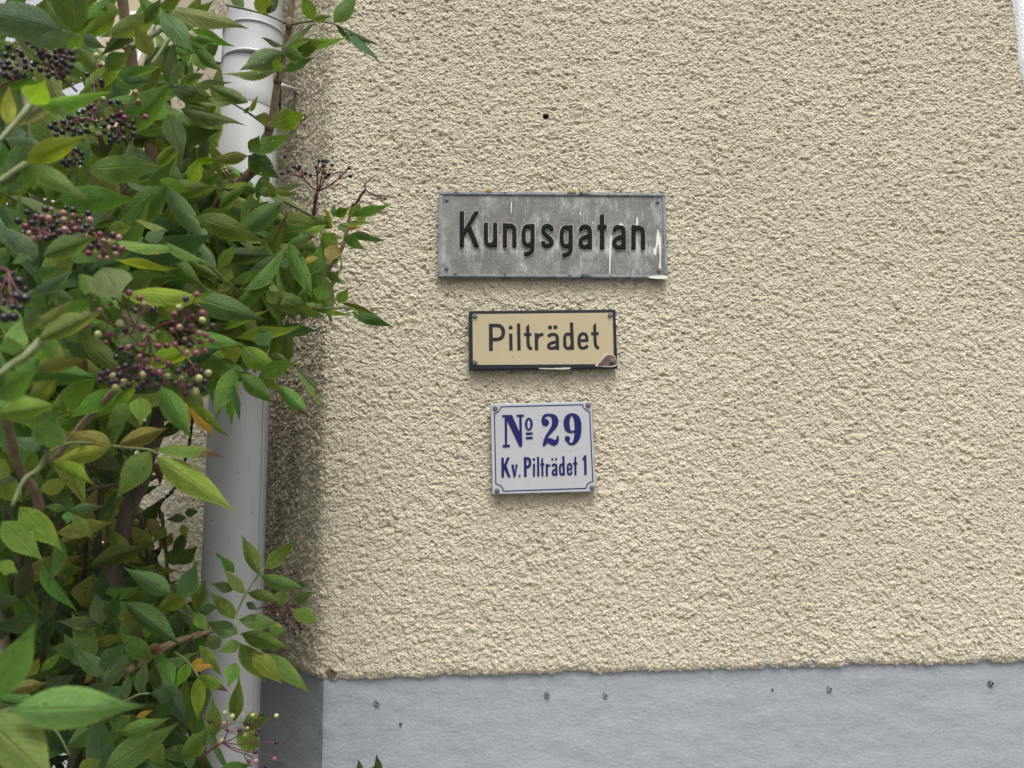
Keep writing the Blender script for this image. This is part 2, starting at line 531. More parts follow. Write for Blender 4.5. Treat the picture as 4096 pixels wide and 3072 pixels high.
def profile(s, y_off=0.0, soft=0.03):
    """plan position and outward normal at arc length s (s<0 on the canted wall)"""
    t = np.clip((s + soft) / (2 * soft), 0, 1); t = t * t * (3 - 2 * t)
    ang_c = math.atan2(-DCH[1], -DCH[0])          # travel direction on the canted part
    ang_s = R_(-90)                               # side wall behind the canted part runs straight back
    ang = ang_c * (1 - t)
    t2 = np.clip((s + S_END + soft) / (2 * soft), 0, 1); t2 = t2 * t2 * (3 - 2 * t2)
    ang = np.where(s < -0.5, ang_s * (1 - t2) + ang_c * t2, ang)
    dx, dy = np.cos(ang), np.sin(ang)
    i0 = int(np.argmin(np.abs(s - 0.2)))
    ds = np.diff(s)
    x = np.concatenate([[0], np.cumsum(0.5 * (dx[1:] + dx[:-1]) * ds)]); y = np.concatenate([[0], np.cumsum(0.5 * (dy[1:] + dy[:-1]) * ds)])
    x += XC + s[i0] - x[i0]; y += -y[i0]
    nx, ny = dy, -dx
    return x + nx * y_off, y + ny * y_off, nx, ny


def wall_mesh():
    s = grid_lines(-3.4, -0.33, 1.41, 4.4, 0.0016, 0.03)
    s = np.concatenate([s[s < -1.42], np.arange(-1.42, -0.331, 0.0045), s[(s > -0.3305) & (s < 1.4101)], np.arange(1.414, 2.2, 0.0045), s[s > 2.205]])
    z = grid_lines(ZP, ZP, 2.63, 4.6, 0.0016, 0.03)
    z = np.concatenate([z[z < 2.6301], np.arange(2.635, 3.0, 0.006), z[z > 3.005]])
    fs = np.where((s >= -1.43) & (s <= 2.2), 1.0, 0.0); fz = np.where(z <= 3.0, 1.0, 0.0)
    S, Z = np.meshgrid(s, z); FM = np.minimum(fs[None, :], fz[:, None])
    w1 = perlin(S / 0.03, Z / 0.03, 51) * 0.006; w2 = perlin(S / 0.03, Z / 0.03, 52) * 0.006
    A, B = S + w1, Z + w2
    big = perlin(S / 0.22, Z / 0.20, 1)
    clump = perlin(A / 0.022, B / 0.017, 2)
    lump = clots(A / 0.0098, B / 0.0085, 3, 0.25, 0.8, 0.6)
    med = clots(A / 0.0052, B / 0.0047, 4, 0.3, 0.8, 0.9)
    gr = perlin(S / 0.0045, Z / 0.0041, 5)
    gr2 = rng.uniform(-1, 1, S.shape)
    dens = 0.5 + 1.0 * np.clip(perlin(S / 0.10, Z / 0.07, 6) + 0.35, 0, 1)
    h = 0.0022 * big + FM * (0.0016 * clump + dens * 0.0025 * (lump - 0.25) + 0.0021 * (med - 0.4) + 0.0014 * gr + 0.00045 * gr2)
    h -= FM * 0.011 * clots(S / 0.0125, Z / 0.0125, 9, 0.12, 0.30, 0.30)
    # a lump here and there stands out, a pit here and there goes deep
    pit = np.clip(perlin(S / 0.021, Z / 0.015, 8) - 0.36, 0, 1); h -= pit * 0.016 * FM
    # drill hole
    hx = on_wall(2183, 468)
    r = np.hypot(S - (hx[0] - XC), Z - hx[2]); h -= 0.012 * np.clip((0.0068 - r) / 0.003, 0, 1)
    # the broken bit at the foot of the corner
    cx = on_wall(1322, 2700)
    br = np.clip(1 - np.hypot((S - (cx[0] - XC)) / 0.012, (Z - cx[2]) / 0.011), 0, 1)
    br = np.clip(br * 2.4 + 0.5 * gr * (br > 0), 0, 1); h -= 0.008 * br
    # behind the signs the plaster is pressed flat
    for (x0, y0, x1, y1) in ((1750, 762, 2672, 1118), (1870, 1234, 2474, 1488), (1958, 1598, 2388, 1982)):
        p0, p1 = on_wall(x0, y0), on_wall(x1, y1)
        m = np.clip(np.minimum(np.minimum(S - (p0[0] - XC), (p1[0] - XC) - S), np.minimum(p0[2] - Z, Z - p1[2])) / 0.006, 0, 1)
        h = h * (1 - m) + np.minimum(h, 0.0015) * m
    # lower edge: ragged, thinning into the plinth
    e = np.clip((Z - ZP) / 0.012, 0, 1); h = h * (0.45 + 0.55 * e) - 0.004 * (1 - e) ** 2
    h = np.where(br > 0, np.maximum(h, -0.0038), h)
    x, y, nx, ny = profile(s, 0.0, 0.024)
    jag = 0.006 * perlin(s / 0.05, s * 0 + .5, 21) + 0.004 * perlin(s / 0.012, s * 0 + .5, 22) + 0.003 * perlin(s / 0.005, s * 0 + .5, 23)
    X = x[None, :] + nx[None, :] * h; Y = y[None, :] + ny[None, :] * h
    droop = np.where(FM > 0.5, 0.4, 0.0)
    ZZ = Z - droop * (h - 0.002 * big) * e + jag[None, :] * np.exp(-(Z - ZP) / 0.02)
    nr, nc = S.shape
    # closing row: turns in under the render to the plinth
    X = np.vstack([(x - nx * 0.02)[None, :], X]); Y = np.vstack([(y - ny * 0.02)[None, :], Y]); ZZ = np.vstack([(ZZ[0] + 0.001)[None, :], ZZ])
    nr += 1
    co = np.stack([X, Y, ZZ], -1).reshape(-1, 3).astype(np.float32) - HOFF.astype(np.float32)
    idx = np.arange(nr * nc).reshape(nr, nc)
    q = np.stack([idx[:-1, :-1], idx[:-1, 1:], idx[1:, 1:], idx[1:, :-1]], -1).reshape(-1, 4)
    me = bpy.data.meshes.new('roughcast_wall')
    me.vertices.add(len(co)); me.vertices.foreach_set('co', co.ravel())
    me.loops.add(q.size); me.loops.foreach_set('vertex_index', q.ravel().astype(np.int32))
    me.polygons.add(len(q)); me.polygons.foreach_set('loop_start', np.arange(0, q.size, 4, dtype=np.int32))
    try:
        me.polygons.foreach_set('loop_total', np.full(len(q), 4, dtype=np.int32))
    except Exception:
        pass
    me.update(calc_edges=True)
    me.polygons.foreach_set('use_smooth', np.zeros(len(q), dtype=bool))
    # stains, and shade painted on the canted wall
    st = np.zeros((nr, nc, 4), np.float32); st[..., 3] = 1
    dirt_shade = 0.95 * np.clip((0.0 - S) / 0.06, 0, 1) * np.exp(-((S + 0.20) / 0.19) ** 2) * (0.12 + 0.88 * np.clip((2.2 - Z) / 0.5, 0, 1)) * np.clip(0.75 + perlin(S / 0.06, Z / 0.16, 31), 0, 1)  # canted wall: grime plus shade painted into the colour, darkest beside the pipe
    dirt_shade += 0.22 * np.clip(1 - (Z - ZP) / 0.03, 0, 1) * np.clip(0.4 + 1.2 * perlin(S / 0.03, Z / 0.02, 33), 0, 1)
    # faint rust and algae runs below the signs
    for (xa, xb, yb, k) in ((1770, 2650, 1118, 0.22), (1900, 2460, 1488, 0.22), (1965, 2380, 1982, 0.25)):
        p0, p1 = on_wall(xa, yb), on_wall(xb, yb)
        m = ((S > p0[0] - XC) & (S < p1[0] - XC) & (Z < p0[2]))
        dirt_shade += m * k * np.exp(-(p0[2] - Z) / 0.035) * np.clip(0.5 + 1.5 * perlin(S / 0.03, Z / 0.2, 35), 0, 1)
    st[1:, :, 0] = np.clip(dirt_shade, 0, 1); st[1:, :, 1] = np.clip(br * 0.85, 0, 1)
    bl = np.clip(1 - (Z - ZP) / 0.022, 0, 1) * np.clip(perlin(S / 0.06, Z / 0.03, 41) * 3 - 0.55, 0, 1) * (S > 0.75)
    st[1:, :, 2] = np.clip(bl, 0, 1)
    a = me.color_attributes.new('stain', 'FLOAT_COLOR', 'POINT'); a.data.foreach_set('color', st.reshape(-1, 4).ravel())
    me.materials.append(M['render'])
    return link(bpy.data.objects.new('roughcast_wall', me), house)


wall = wall_mesh()


def plinth_mesh():
    s = np.unique(np.concatenate([grid_lines(-3.4, -0.5, 1.5, 4.4, 0.006, 0.05), np.array([-0.004, 0.004, 0.0])]))
    z = grid_lines(0.0, 1.0, ZP + 0.012, ZP + 0.012, 0.006, 0.05)
    x, y, nx, ny = profile(s, -0.009, 0.007)
    S, Z = np.meshgrid(s, z)
    h = 0.0016 * perlin(S / 0.06, Z / 0.03, 61) + 0.0011 * perlin(S / 0.022, Z / 0.010, 62) + 0.002 * perlin(S / 0.3, Z / 0.3, 63)
    h += 0.0016 * np.exp(-(np.abs(S - 0.012) / 0.02) ** 2) * (1 + perlin(S / 0.02, Z / 0.03, 64))
    V = np.stack([x + nx * h, y + ny * h, Z], -1).reshape(-1, 3) - HOFF
    nr, nc = S.shape
    F = [(j * nc + i, j * nc + i + 1, (j + 1) * nc + i + 1, (j + 1) * nc + i) for j in range(nr - 1) for i in range(nc - 1)]
    return mesh_obj('plinth', V, F, M['plinth'], house, True)


plinth_mesh()


def window_surround():
    """white smooth render band with a soft edge, top right"""
    V = []; F = []
    r, z0 = 0.35, 2.44
    zs = np.concatenate([z0 - r * np.cos(np.linspace(0.0, 1.45, 28)), np.arange(z0 - 0.02, 4.4, 0.02)])
    rows = []
    for z in zs:
        c = r - math.sqrt(max(0.0, r * r - max(0.0, z0 - z) ** 2))
        edge = 1.0605 + c + 0.0022 * float(perlin(np.array([z / 0.03]), np.array([0.5]), 71)[0]); far = 2.35 - c
        rows.append(((edge, 0.004, z), (edge + 0.004, -0.0085, z), (edge + 0.02, -0.010, z), (far - 0.02, -0.010, z), (far - 0.004, -0.0085, z), (far, 0.004, z)))
    for q in rows:
        V += [np.array(p) - HOFF for p in q]
    for j in range(len(rows) - 1):
        for i in range(5):
            k = j * 6 + i; F.append((k, k + 1, k + 7, k + 6))
    so = mesh_obj('window_surround', V, F, M['white_render'], house, True)
    x0, x1, za, zb = 1.36 - XC, 2.05 - XC, 2.36, 3.9
    bm = bmesh.new(); t = 0.045
    box(bm, x0, x0 + t, -0.03, 0.0, za, zb); box(bm, x1 - t, x1, -0.03, 0.0, za, zb)
    box(bm, x0 + t, x1 - t, -0.028, 0.0, za, za + t); box(bm, x0 + t, x1 - t, -0.028, 0.0, zb - t, zb)
    box(bm, (x0 + x1) / 2 - 0.02, (x0 + x1) / 2 + 0.02, -0.026, 0.0, za + t, zb - t)
    bm_obj('window_frame', bm, M['far_white'], house)
    bm = bmesh.new(); box(bm, x0 + t, x1 - t, -0.014, -0.012, za + t, zb - t); bm_obj('pane', bm, M['glass'], house)
    return so


window_surround()

# fixings in the plinth and the hole in the wall
def ring(name, px, py, ro, ri, y, depth, mat, parent, sides=14, squash=1.0):
    c = on_wall(px, py, y); V = []; F = []
    for k in range(sides):
        a = 2 * math.pi * k / sides
        ca, sa = math.cos(a), math.sin(a) * squash
        for (rr, yy) in ((ro, 0.0), (ro * 0.96, -depth), (ri, -depth), (ri, 0.006)):
            V.append((ca * rr, yy, sa * rr))
    for k in range(sides):
        k2 = (k + 1) % sides
        for i in range(3):
            F.append((k * 4 + i, k2 * 4 + i, k2 * 4 + i + 1, k * 4 + i + 1))
    o = mesh_obj(name, V, F, mat, parent); o.location = Vector(c - HOFF)
    return o


def disc(name, px, py, r, y, mat, parent, sides=12, wob=0.0):
    c = on_wall(px, py, y)
    rr = [r * (1 + wob * random.uniform(-1, 1)) for _ in range(sides)]
    V = [(math.cos(2 * math.pi * k / sides) * rr[k], -0.0, math.sin(2 * math.pi * k / sides) * rr[k]) for k in range(sides)]
    V += [(v[0] * 0.8, 0.012, v[2] * 0.8) for v in V]
    F = [tuple(range(sides, 2 * sides))] + [(k, (k + 1) % sides, sides + (k + 1) % sides, sides + k) for k in range(sides)]
    o = mesh_obj(name, V, F, mat, parent); o.location = Vector(c - HOFF)
    return o


for (px, py, ro) in ((1510, 2813, 0.0046), (2191, 2781, 0.0048), (2424, 2783, 0.0042), (3320, 2757, 0.0044), (3968, 2734, 0.0044)):
    ro *= 0.85
    ring('wall_plug', px, py, ro, ro * 0.68, 0.0075, 0.0022, M['plug'], house, 9)
    disc('plug_hole', px, py, ro * 0.7, 0.0062, M['hole'], house, 9)
    disc('plug_shadow', px - 4, py + 1, ro * 1.28, 0.0068, M['hole'], house, 10, 0.12)  # dark disc that stands for the shadow round the plug
for (px, py, r) in ((1602, 2899, 0.0026), (3091, 2760, 0.0019)):
    disc('drill_hole', px, py, r, 0.0066, M['hole'], house, 9, 0.15)
disc('drill_hole', 2184, 469, 0.0042, 0.0035, M['hole'], house, 12, 0.15)

# ---------------------------------------------------------------- neighbouring buildings seen through the shrub
def facade(name, label, cat, x0, x1, y, depth, h, mat, windows, roof=True, trim=M['far_white']):
    o = thing(name, label, cat, ((x0 + x1) / 2, y, 0))
    cx = (x0 + x1) / 2
    # wall as strips round the window openings
    bm = bmesh.new()
    xs = sorted({x0, x1, *[w[0] for w in windows], *[w[1] for w in windows]})
    zs = sorted({0.0, h, *[w[2] for w in windows], *[w[3] for w in windows]})
    for i in range(len(xs) - 1):
        for j in range(len(zs) - 1):
            mx, mz = (xs[i] + xs[i + 1]) / 2, (zs[j] + zs[j + 1]) / 2
            if any(w[0] < mx < w[1] and w[2] < mz < w[3] for w in windows):
                continue
            v = [bm.verts.new((xx - cx, 0, zz)) for xx, zz in ((xs[i], zs[j]), (xs[i + 1], zs[j]), (xs[i + 1], zs[j + 1]), (xs[i], zs[j + 1]))]
            bm.faces.new(v)
    bmesh.ops.remove_doubles(bm, verts=bm.verts, dist=1e-5)
    for (xa, xb) in ((x0, x0), (x1, x1)):
        v = [bm.verts.new((xa - cx, yy, zz)) for yy, zz in ((0, 0), (depth, 0), (depth, h), (0, h))]
        bm.faces.new(v)
    v = [bm.verts.new((xx - cx, depth, zz)) for xx, zz in ((x0, 0), (x1, 0), (x1, h), (x0, h))]; bm.faces.new(v)
    bm_obj('wall', bm, mat, o)
    for (wa, wb, za, zb) in windows:
        t = max(0.03, (wb - wa) * 0.09)
        bm = bmesh.new()
        a, b = wa - cx, wb - cx
        box(bm, a - t, a + t, -0.02, 0.12, za - t, zb + t); box(bm, b - t, b + t, -0.02, 0.12, za - t, zb + t)
        box(bm, a + t, b - t, -0.018, 0.12, za - t, za + t); box(bm, a + t, b - t, -0.018, 0.12, zb - t, zb + t)
        m = (a + b) / 2; box(bm, m - t * .4, m + t * .4, 0.03, 0.11, za + t, zb - t)
        f = bm_obj('window_frame', bm, trim, o)
        bm = bmesh.new(); box(bm, a + t * .9, b - t * .9, 0.085, 0.10, za + t * .9, zb - t * .9)
        bm_obj('pane', bm, M['glass'], f)
    if roof:
        bm = bmesh.new(); e = 0.35
        w = (x1 - x0) / 2
        p = [(-w - e, -e, h), (w + e, -e, h), (w + e, depth + e, h), (-w - e, depth + e, h), (-w - e, depth / 2, h + depth * 0.36), (w + e, depth / 2, h + depth * 0.36)]
        v = [bm.verts.new(c) for c in p]
        for f in ((0, 1, 5, 4), (2, 3, 4, 5), (0, 4, 3), (1, 2, 5), (0, 3, 2, 1)):
            bm.faces.new([v[i] for i in f])
        bm_obj('roof', bm, M['roof'], o)
    return o


def far_x(px, y):
    d = ray(px, 1200); return CAM[0] + d[0] * (y - CAM[1]) / d[1]


y1 = 5.6
d = ray(484, 160); t_ = (y1 - CAM[1]) / d[1]; zwin = CAM[2] + d[2] * t_
xa, xb = far_x(330, y1), far_x(640, y1)
facade('neighbouring_house', 'tan rendered house with white framed small window behind the elder leaves', 'house', xa, xb + 1.2, y1, 6.0, 7.4, M['far_tan'],
       [(far_x(462, y1), far_x(520, y1), zwin - 0.32, zwin + 0.26), (far_x(470, y1), far_x(545, y1), 1.75, 2.75)])
y2 = 17.0
ww = []
for k in range(7):
    for zz in (1.0, 4.1):
        ww.append((-23 + k * 3.1, -21.6 + k * 3.1, zz, zz + 1.7))
facade('white_house', 'white rendered house across the street glimpsed between dark stems', 'house', -26, -1.2, y2, 8, 6.6, M['far_white'], ww)

# ---------------------------------------------------------------- downpipe
PC = np.array([-0.483, 0.069])
PR = 0.055


def pipe_z(py):
    """height at which the pipe's near side shows at picture row py"""
    d = ray(960, py); t = (PC[1] - PR * 0.8 - CAM[1]) / d[1]
    return CAM[2] + d[2] * t


pipe = thing('downpipe', 'pale grey round metal downpipe running down the canted wall beside the elder', 'downpipe', (PC[0], PC[1], 0))


def lathe(name, prof, mat, parent, sides=56, smooth=True):
    V = []; F = []
    for (r, z) in prof:
        for k in range(sides):
            a = 2 * math.pi * k / sides
            V.append((math.cos(a) * r, math.sin(a) * r, z))
    for i in range(len(prof) - 1):
        for k in range(sides):
            k2 = (k + 1) % sides
            F.append((i * sides + k, i * sides + k2, (i + 1) * sides + k2, (i + 1) * sides + k))
    o = mesh_obj(name, V, F, mat, parent, smooth)
    return o


zA, zB = pipe_z(92), pipe_z(222)           # rims of the wide collar
zJ = pipe_z(388)                           # slip joint
zT = pipe_z(2835); zT2 = pipe_z(2925)
lathe('lower_section', [(PR, 0.0), (PR, 0.4), (PR, 0.9), (PR, 1.4), (PR, 1.9), (PR, zJ - 0.002), (PR - 0.0015, zJ + 0.01)], M['pipe'], pipe)
lathe('middle_section', [(PR + 0.0005, zJ - 0.012), (PR + 0.0022, zJ - 0.008), (PR + 0.0022, zJ + 0.02), (PR + 0.0012, zB - 0.05), (PR + 0.0012, zB + 0.02)], M['pipe'], pipe)
lathe('upper_section', [(PR - 0.002, zB), (PR - 0.002, zA + 0.2), (PR - 0.002, 4.55)], M['pipe'], pipe).location.x = 0.006
bead = []
for (zc, s) in ((zB, 1), (zA, -1)):
    ring_p = [(PR + 0.0045 + 0.0032 * math.cos(a), zc + 0.0032 * math.sin(a)) for a in np.linspace(-math.pi, math.pi, 9)]
    bead.append(ring_p)
col_prof = [(PR + 0.0018, zB - 0.0005)] + [(PR + 0.0055 + 0.003 * math.cos(a), zB + 0.003 + 0.003 * math.sin(a)) for a in np.linspace(-1.6, 1.6, 7)] \
    + [(PR + 0.0052, zB + 0.008), (PR + 0.0052, zA - 0.008)] \
    + [(PR + 0.0055 + 0.003 * math.cos(a), zA - 0.003 + 0.003 * math.sin(a)) for a in np.linspace(-1.6, 1.6, 7)] + [(PR - 0.002, zA + 0.0015)]
collar = lathe('clamp_collar', col_prof, M['pipe'], pipe)
collar.location.x = 0.006
# bolted flange of the collar, on the left
ca = R_(208)
dirv = np.array([math.cos(ca), math.sin(ca)]); per = np.array([-dirv[1], dirv[0]])
for sgn in (-1, 1):
    bm = bmesh.new()
    c0 = dirv * (PR + 0.003) + per * (0.0052 * sgn)
    box(bm, 0, 0.0165, -0.0014, 0.0014, zB - 0.008, zA + 0.002)
    bmesh.ops.rotate(bm, verts=bm.verts, cent=(0, 0, 0), matrix=Matrix.Rotation(ca, 3, 'Z'))
    bmesh.ops.translate(bm, verts=bm.verts, vec=(c0[0], c0[1], 0))
    bm_obj('collar_flange', bm, M['pipe'], pipe)
bm = bmesh.new(); box(bm, 0, 0.014, -0.0034, 0.0034, zB - 0.006, zB + 0.03)
bmesh.ops.rotate(bm, verts=bm.verts, cent=(0, 0, 0), matrix=Matrix.Rotation(ca, 3, 'Z'))
bmesh.ops.translate(bm, verts=bm.verts, vec=(dirv[0] * (PR + 0.003), dirv[1] * (PR + 0.003), 0))
bm_obj('rubber_strip', bm, M['dark_gap'], pipe)
# folded lengthwise seam, on the right
sa = R_(-22)
for (za, zb, rr) in ((0.0, zJ - 0.012, PR), (zA + 0.004, 4.55, PR - 0.002)):
    bm = bmesh.new(); box(bm, -0.002, 0.0042, -0.0018, 0.0018, za, zb)
    bmesh.ops.rotate(bm, verts=bm.verts, cent=(0, 0, 0), matrix=Matrix.Rotation(sa, 3, 'Z'))
    bmesh.ops.translate(bm, verts=bm.verts, vec=(math.cos(sa) * rr, math.sin(sa) * rr, 0))
    bm_obj('folded_seam', bm, M['pipe'], pipe)
# bracket behind the joint with its steel pin let into the wall
zp_ = pipe_z(338)
Vb, Fb = [], []
for k, a in enumerate(np.linspace(R_(-18), R_(100), 16)):
    for (r, z) in ((PR + 0.0015, zp_ - 0.017), (PR + 0.006, zp_ - 0.017), (PR + 0.006, zp_ + 0.017), (PR + 0.0015, zp_ + 0.017)):
        Vb.append((math.cos(a) * r, math.sin(a) * r, z))
for k in range(15):
    for i in range(4):
        i2 = (i + 1) % 4; Fb.append((k * 4 + i, k * 4 + i2, k * 4 + 4 + i2, k * 4 + 4 + i))
Fb += [(0, 1, 2, 3), (60, 63, 62, 61)]
mesh_obj('bracket_band', Vb, Fb, M['dark_gap'], pipe)
NCH = np.array([-DCH[1], DCH[0]])


def on_canted(px, py, off=0.0):
    d = ray(px, py); t = ((np.array([XC, 0.0]) - CAM[:2]) @ NCH + off) / (d[:2] @ NCH); return CAM + d * t


pin_end = on_canted(1188, 362, -0.008)
pin_start = P(1128, 344, 1.52)
V, F = tube_data([pin_start - np.array([PC[0], PC[1], 0]), pin_end - np.array([PC[0], PC[1], 0])], 0.0052, 12)
mesh_obj('wall_pin', V, F, M['rod'], pipe, True)
# remains of grey tape near the foot
Vb, Fb = [], []
angs = np.linspace(R_(205), R_(322), 22)
for a in angs:
    j = random.uniform(-0.003, 0.003)
    for z in (zT2 + j, zT + random.uniform(-0.004, 0.004)):
        Vb.append((math.cos(a) * (PR + 0.0007), math.sin(a) * (PR + 0.0007), z))
for k in range(len(angs) - 1):
    Fb.append((2 * k, 2 * k + 2, 2 * k + 3, 2 * k + 1))
mesh_obj('tape_band', Vb, Fb, M['tape'], pipe, True)

# ---------------------------------------------------------------- lettering: strokes and polygons -> outlines -> solid letters
def sdf_segment(X, Y, ax, ay, ra, bx, by, rb):
    dx, dy = bx - ax, by - ay; L = dx * dx + dy * dy + 1e-9
    t = np.clip(((X - ax) * dx + (Y - ay) * dy) / L, 0, 1)
    return np.hypot(X - ax - t * dx, Y - ay - t * dy) - (ra + (rb - ra) * t)


def sdf_poly(X, Y, pts):
    d = np.full(X.shape, 1e9); inside = np.zeros(X.shape, bool); n = len(pts)
    for i in range(n):
        ax, ay = pts[i]; bx, by = pts[(i + 1) % n]
        d = np.minimum(d, sdf_segment(X, Y, ax, ay, 0, bx, by, 0))
        if ay != by:
            c = ((ay > Y) != (by > Y)) & (X < (bx - ax) * (Y - ay) / (by - ay) + ax); inside ^= c
    return np.where(inside, -d, d)


def crom2(pts, sub=6):
    return [tuple(p) for p in smooth_path([np.array(p, float) for p in pts], sub)]


def sdf_glyph(shapes, step):
    allp = []
    for sh in shapes:
        if sh[0] == 'poly': allp += list(sh[1])
        elif sh[0] == 'dot': allp += [(sh[1] - sh[3], sh[2] - sh[3]), (sh[1] + sh[3], sh[2] + sh[3])]
        elif sh[0] == 'ell': allp += [(sh[1] - sh[3], sh[2] - sh[4]), (sh[1] + sh[3], sh[2] + sh[4])]
        elif sh[0] == 'line': allp += [(p[0] + e, p[1] + e) for p in sh[1] for e in (-sh[2], sh[2])]
        elif sh[0] == 'var': allp += [(p[0] + e, p[1] + e) for p in sh[1] for e in (-p[2], p[2])]
    x0, x1 = min(p[0] for p in allp) - 6 * step, max(p[0] for p in allp) + 6 * step
    y0, y1_ = min(p[1] for p in allp) - 6 * step, max(p[1] for p in allp) + 6 * step
    xs = np.arange(x0, x1, step); ys = np.arange(y0, y1_, step)
    X, Y = np.meshgrid(xs, ys); D = np.full(X.shape, 1e9)
    for sh in shapes:
        if sh[0] == 'poly':
            D = np.minimum(D, sdf_poly(X, Y, sh[1]))
        elif sh[0] == 'dot':
            D = np.minimum(D, np.hypot(X - sh[1], Y - sh[2]) - sh[3])
        elif sh[0] == 'ell':      # ring between two ellipses
            _, cx, cy, rx, ry, ix, iy = sh
            a = (np.hypot((X - cx) / rx, (Y - cy) / ry) - 1) * min(rx, ry); b = (1 - np.hypot((X - cx) / ix, (Y - cy) / iy)) * min(ix, iy)
            D = np.minimum(D, np.maximum(a, b))
        elif sh[0] == 'line':     # constant width, square-cut ends
            pts = crom2(sh[1]) if len(sh[1]) > 2 else sh[1]; r = sh[2] / 2
            d_ = np.full(X.shape, 1e9)
            for i in range(len(pts) - 1):
                d_ = np.minimum(d_, sdf_segment(X, Y, *pts[i], r, *pts[i + 1], r))
            for (p, q) in ((pts[0], pts[1]), (pts[-1], pts[-2])):
                tx, ty = q[0] - p[0], q[1] - p[1]; L = math.hypot(tx, ty)
                cut = -((X - p[0]) * tx + (Y - p[1]) * ty) / L
                near = np.hypot(X - p[0], Y - p[1]) < r * 1.5
                d_ = np.where(near, np.maximum(d_, cut), d_)
            D = np.minimum(D, d_)
        elif sh[0] == 'var':      # swelling stroke
            P3 = smooth_path([np.array(p, float) for p in sh[1]], 5)
            for i in range(len(P3) - 1):
                D = np.minimum(D, sdf_segment(X, Y, P3[i][0], P3[i][1], P3[i][2], P3[i + 1][0], P3[i + 1][1], P3[i + 1][2]))
    return xs, ys, D


def contours(xs, ys, D):
    """marching squares; returns closed loops"""
    D = np.where(D == 0, 1e-6, D)
    segs = {}
    ny, nx = D.shape
    neg = D < 0
    act = np.argwhere((neg[:-1, :-1].astype(int) + neg[:-1, 1:] + neg[1:, :-1] + neg[1:, 1:]) % 4 != 0)

    def ept(e):
        k, j, i = e
        if k == 0:
            t = D[j, i] / (D[j, i] - D[j, i + 1]); return (xs[i] + t * (xs[i + 1] - xs[i]), ys[j])
        t = D[j, i] / (D[j, i] - D[j + 1, i]); return (xs[i], ys[j] + t * (ys[j + 1] - ys[j]))
    adj = {}
    for j, i in act:
        a, b, c, d_ = neg[j, i], neg[j, i + 1], neg[j + 1, i + 1], neg[j + 1, i]
        ed = []
        if a != b: ed.append((0, j, i))
        if b != c: ed.append((1, j, i + 1))
        if c != d_: ed.append((0, j + 1, i))
        if d_ != a: ed.append((1, j, i))
        prs = [(ed[0], ed[1])] if len(ed) == 2 else [(ed[0], ed[3]), (ed[1], ed[2])] if a else [(ed[0], ed[1]), (ed[2], ed[3])]
        for p, q in prs:
            adj.setdefault(p, []).append(q); adj.setdefault(q, []).append(p)
    loops = []; seen = set()
    for st in adj:
        if st in seen: continue
        loop = [st]; seen.add(st); cur = st
        while True:
            nx_ = [e for e in adj[cur] if e not in seen]
            if not nx_: break
            cur = nx_[0]; seen.add(cur); loop.append(cur)
        if len(loop) > 6:
            loops.append([ept(e) for e in loop])
    return loops


def simplify(loop, tol):
    pts = np.array(loop); keep = [0]; n = len(pts); i = 0
    while i < n - 1:
        j = min(i + 2, n)
        best = i + 1
        while j < n and j - i < 40:
            a, b = pts[i], pts[j]; m = pts[i + 1:j]
            ab = b - a; L = np.hypot(*ab) + 1e-9
            dist = np.abs(ab[0] * (m[:, 1] - a[1]) - ab[1] * (m[:, 0] - a[0])) / L
            if dist.max() > tol: break
            best = j; j += 1
        keep.append(best); i = best
    if keep[-1] == n - 1 and n > 1 and np.hypot(*(pts[-1] - pts[0])) < 1e-6: keep.pop()
    return [tuple(pts[k]) for k in keep]


